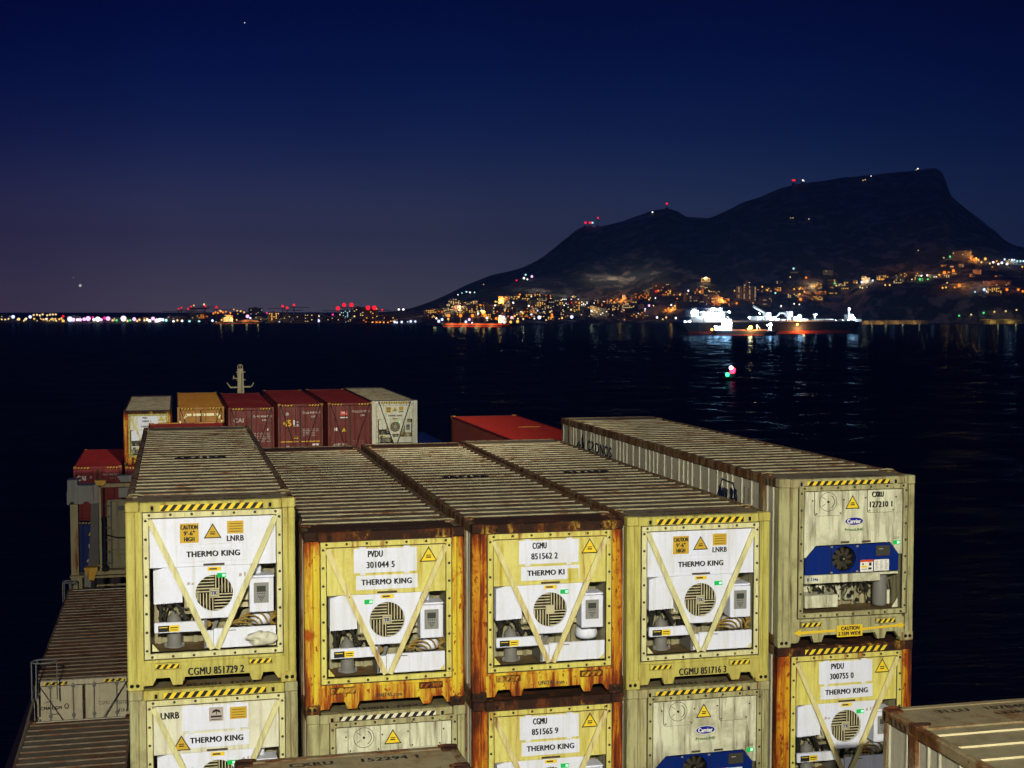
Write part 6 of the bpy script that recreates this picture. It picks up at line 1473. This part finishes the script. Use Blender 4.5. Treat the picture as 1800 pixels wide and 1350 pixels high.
for px, py, r, mt in ((1320, 575, 3.4, HOTGOLD), (1316, 578, 1.8, HOTGOLD), (1252, 579, 2.0, HOTGOLD), (1258, 574, 1.4, HOT), (1262, 577, 2.0, HOT), (1277, 564, 2.6, HOT), (1283, 572, 2.2, HOT), (1273, 573, 2.4, HOT), (1355, 570, 2.2, HOT), (1354, 577, 1.8, HOT), (1349, 571, 1.0, HOT), (1331, 573, 1.0, HOT)):
    Bk.part('deck_lamp', lambda mb: mb.sphere((BX_(px), -6.5, BZ(py)), r * .72, 0, 10, 8), [mt])
Bk.light(BX_(1320), -10, BZ(574), 120000, (1, .5, .12)); Bk.light(BX_(1278), -14, BZ(566), 26000)
T.part('side_lamp', lambda mb: mb.sphere((SX(1378), -23.4, SZ(571)), 1.4, 0, 10, 8), [HOTGOLD])
T.light(SX(1384), -30, SZ(579), 45000, (1, .42, .12))
# orange lit coaster at the town quay
P0, P1 = inv(776, 574.5, z=0), inv(904, 575, z=0)
Or = Ship('coaster_ship', P0, P1, 'long low ship with red lit hull and a row of orange deck lamps', 575)
OX = lambda px: (px - 776) / 128 * Or.len
OZ = lambda py: (575 - py) * 1.03
Or.part('hull', lambda mb: hull_mesh(mb, Or.len, 20, OZ(569), OZ(573.5), 16, 6, 6), [HULLBLACK, HULLRED, DECKRED])
Or.part('deck_stripe', lambda mb: mb.box(OX(786), OX(898), -10.4, -10.05, OZ(571.5), OZ(569.2)), [flat('red_hull_stripe', (.55, .06, .02), .5)])
for px in (790, 811, 832, 854): Or.part('lamp_post', lambda mb: (mb.cyl((OX(px), -3, OZ(570)), (OX(px), -3, OZ(556)), .5, .4, 6, 1), mb.sphere((OX(px), -3, OZ(555)), 3.0, 0, 10, 8)), [G['orange'], STEEL])
Or.part('wheelhouse', lambda mb: (mb.box(OX(878), OX(892), -7, 7, OZ(570), OZ(558)), mb.box(OX(880), OX(890), -8, 8, OZ(558), OZ(554))), [WHITESHIP])
for px, py, r, c in ((774, 565, 2.6, 'blue'), (780, 562, 2.4, 'blue'), (770, 560, 1.6, 'white'), (822, 566, 2.4, 'blue'), (828, 562, 2.4, 'pink'), (833, 568, 1.8, 'blue'), (859, 559, 1.8, 'white'), (882, 556, 2.0, 'white'), (888, 558, 2.2, 'blue'), (884, 565, 2.2, 'white'), (889, 567, 1.8, 'white'), (900, 566, 2.4, 'gold'), (912, 565, 2.6, 'gold'), (875, 560, 2.4, 'orange'), (902, 558, 2.2, 'pink')):
    Or.part('deck_lamp', lambda mb: mb.sphere((OX(px), -9, OZ(py)), r * 1.05, 0, 8, 6), [G[c]])
for px in (800, 822, 845, 880): Or.light(OX(px), -13, OZ(562), 18000, OR)
for px in (770, 795, 818, 842, 866): Or.light(OX(px), -18, OZ(571), 12000, (1, .62, .2), 3)
# small ship at the left
P0, P1 = inv(364, 569.5, z=0), inv(466, 569, z=0)
Lf = Ship('supply_ship', P0, P1, 'small ship with golden lit deck and hull lying off the harbour at the left', 569)
FX = lambda px: (px - 364) / 102 * Lf.len
FZ = lambda py: (569 - py) * 1.22
Lf.part('hull', lambda mb: hull_mesh(mb, Lf.len, 18, FZ(566), FZ(568.4), 22, 6, 10), [HULLBLACK, HULLRED, DECKRED])
Lf.part('deck_house', lambda mb: (mb.box(FX(392), FX(408), -6, 6, FZ(566), FZ(557)), mb.box(FX(395), FX(405), -6.5, 6.5, FZ(557), FZ(553))), [WHITESHIP])
Lf.part('cargo_hatch', lambda mb: mb.prism([(FX(412), FZ(566)), (FX(460), FZ(566)), (FX(444), FZ(562)), (FX(430), FZ(561))], -6, 6), [DECKRED])
for px, py, r, c in ((398, 556, 2.4, 'gold'), (406, 556, 2.0, 'orange'), (403, 562, 2.6, 'warm'), (388, 562, 1.6, 'gold'), (372, 563, 2.2, 'blue'), (378, 566, 1.4, 'white'), (414, 562, 1.4, 'gold')):
    Lf.part('deck_lamp', lambda mb: mb.sphere((FX(px), -7.5, FZ(py)), r * 1.2, 0, 8, 6), [G[c]])
for px in (385, 405, 430, 450): Lf.light(FX(px), -16, FZ(562), 16000, (1, .55, .15))
# pilot boat on the dark water
pb = inv(1285, 668, z=0)
pb.z = -.1
boat = empty('pilot_boat', pb, 'small pilot boat with red, green and white lights on the dark water', 'boat', None, -YAW - .45)
def bp_(name, fn, mats):
    mb = MB(); fn(mb); return link(name, mb.mesh(name, mats), boat)
bp_('hull', lambda mb: (mb.add([(-6, -1.7, -.4), (3, -1.7, -.4), (6, 0, -.4), (3, 1.7, -.4), (-6, 1.7, -.4), (-6, -2, 1.3), (3.4, -2, 1.5), (7.2, 0, 1.9), (3.4, 2, 1.5), (-6, 2, 1.3)], [(0, 1, 6, 5), (1, 2, 7, 6), (2, 3, 8, 7), (3, 4, 9, 8), (4, 0, 5, 9), (5, 6, 7, 8, 9)])), [HULLBLACK])
bp_('cabin', lambda mb: (mb.box(-2.5, 2, -1.4, 1.4, 1.3, 3.4, ch=.15), mb.box(-1.5, 1.5, -1.2, 1.2, 3.4, 3.7, ch=.1)), [GREYSHIP])
bp_('mast', lambda mb: mb.cyl((0, 0, 3.6), (0, 0, 6.2), .08, .06, 6), [GREYSHIP])
RB, GB, WB = glow('boat_red_light', (1, .02, .06), 9, True), glow('boat_green_light', (.05, 1, .35), 3.5, True), glow('boat_white_light', (1, .75, .8), 7, True)
bp_('navigation_light', lambda mb: mb.sphere((0, 0, 6.0), 0.98, 0, 10, 8), [WB]); bp_('navigation_light', lambda mb: mb.sphere((.8, -.4, 4.2), 1.23, 0, 10, 8), [RB]); bp_('navigation_light', lambda mb: mb.sphere((-1.4, -1.5, 2.8), 0.98, 0, 10, 8), [GB]); bp_('navigation_light', lambda mb: mb.sphere((1.6, -.6, 5.2), 0.78, 0, 10, 8), [RB])
# breakwater and quay at the right
LIMESTONE = flat('quay_stone', (.36, .30, .18), .9)
def quay(name, a, b, hgt, label, y2=8):
    A_, B_ = inv(*a, z=0), inv(*b, z=0); root = empty(name, A_, label, 'quay', None, math.atan2(B_.y - A_.y, B_.x - A_.x)); L_ = (B_ - A_).length
    def fn(mb):
        rr_ = random.Random(4); x = 0
        while x < L_:
            w = rr_.uniform(4, 9); mb.box(x, min(x + w * 1.1, L_ + 2), rr_.uniform(-1.5, 0), y2, -3, hgt * rr_.uniform(.75, 1.1)); x += w
    mb = MB(); fn(mb); link('stone_wall', mb.mesh('stone_wall', [LIMESTONE]), root); 
    mb = MB(); mb.box(0, L_, y2 + .2, y2 + 2, -2, hgt * 1.35); link('parapet', mb.mesh('parapet', [LIMESTONE]), root)
    return A_, B_
A_, B_ = quay('breakwater', (1514, 570.5), (1632, 569.5), 6, 'low stone breakwater lit yellow right of the tanker bow')
for t in (.1, .3, .55, .8):
    q = A_.lerp(B_, t) + Vector((0, -16, 9)); l = bpy.data.lights.new('quay_light', 'POINT'); l.energy = 9000; l.color = (1, .66, .25); l.shadow_soft_size = 1.5; o = bpy.data.objects.new('quay_light', l); COL.objects.link(o); o.location = q
A_, B_ = quay('quay_wall', (1728, 570), (1799, 569), 8, 'yellow lit shore wall at the far right edge')
for t in (.25, .7):
    q = A_.lerp(B_, t) + Vector((0, -16, 9)); l = bpy.data.lights.new('quay_light', 'POINT'); l.energy = 12000; l.color = (1, .72, .2); l.shadow_soft_size = 1.5; o = bpy.data.objects.new('quay_light', l); COL.objects.link(o); o.location = q

# ------------------------------------------------------------------ stars
for px, py, r, lab in ((141, 502, 2.3, 'brightest star, low over the far shore at the left'), (129, 488, .9, 'faint star just above the brightest one'), (430, 40, 1.0, 'single star high in the sky'), (322, 393, .7, 'faint star in the middle of the left sky')):
    q = pt(px, py, 30000); mb = MB(); mb.sphere((0, 0, 0), r / FPX * 30000, 0, 10, 8)
    tag(link('star', mb.mesh('star', [glow('star_light', (.95, 1, .9), .9 if r < 2 else 1.6)]), None, q), lab, 'star')

# ------------------------------------------------------------------ the thin night air over the bay
def haze():
    m = bpy.data.materials.new('night_haze'); m.use_nodes = True; n = m.node_tree; n.nodes.clear()
    o = n.nodes.new('ShaderNodeOutputMaterial'); v = n.nodes.new('ShaderNodeVolumePrincipled')
    v.inputs['Color'].default_value = (.20, .48, 1, 1); v.inputs['Density'].default_value = HAZE; v.inputs['Anisotropy'].default_value = .2
    n.links.new(v.outputs[0], o.inputs['Volume'])
    mb = MB(); mb.box(-11500, 11500, -11500, 11500, -9, 640); h = link('haze', mb.mesh('haze', [m])); h['kind'] = 'stuff'
HAZE = 0.0001
haze()
for o in SC.objects:
    if o.get('label') and len(o['label'].split()) > 16: print('LONG', len(o['label'].split()), o['label'])
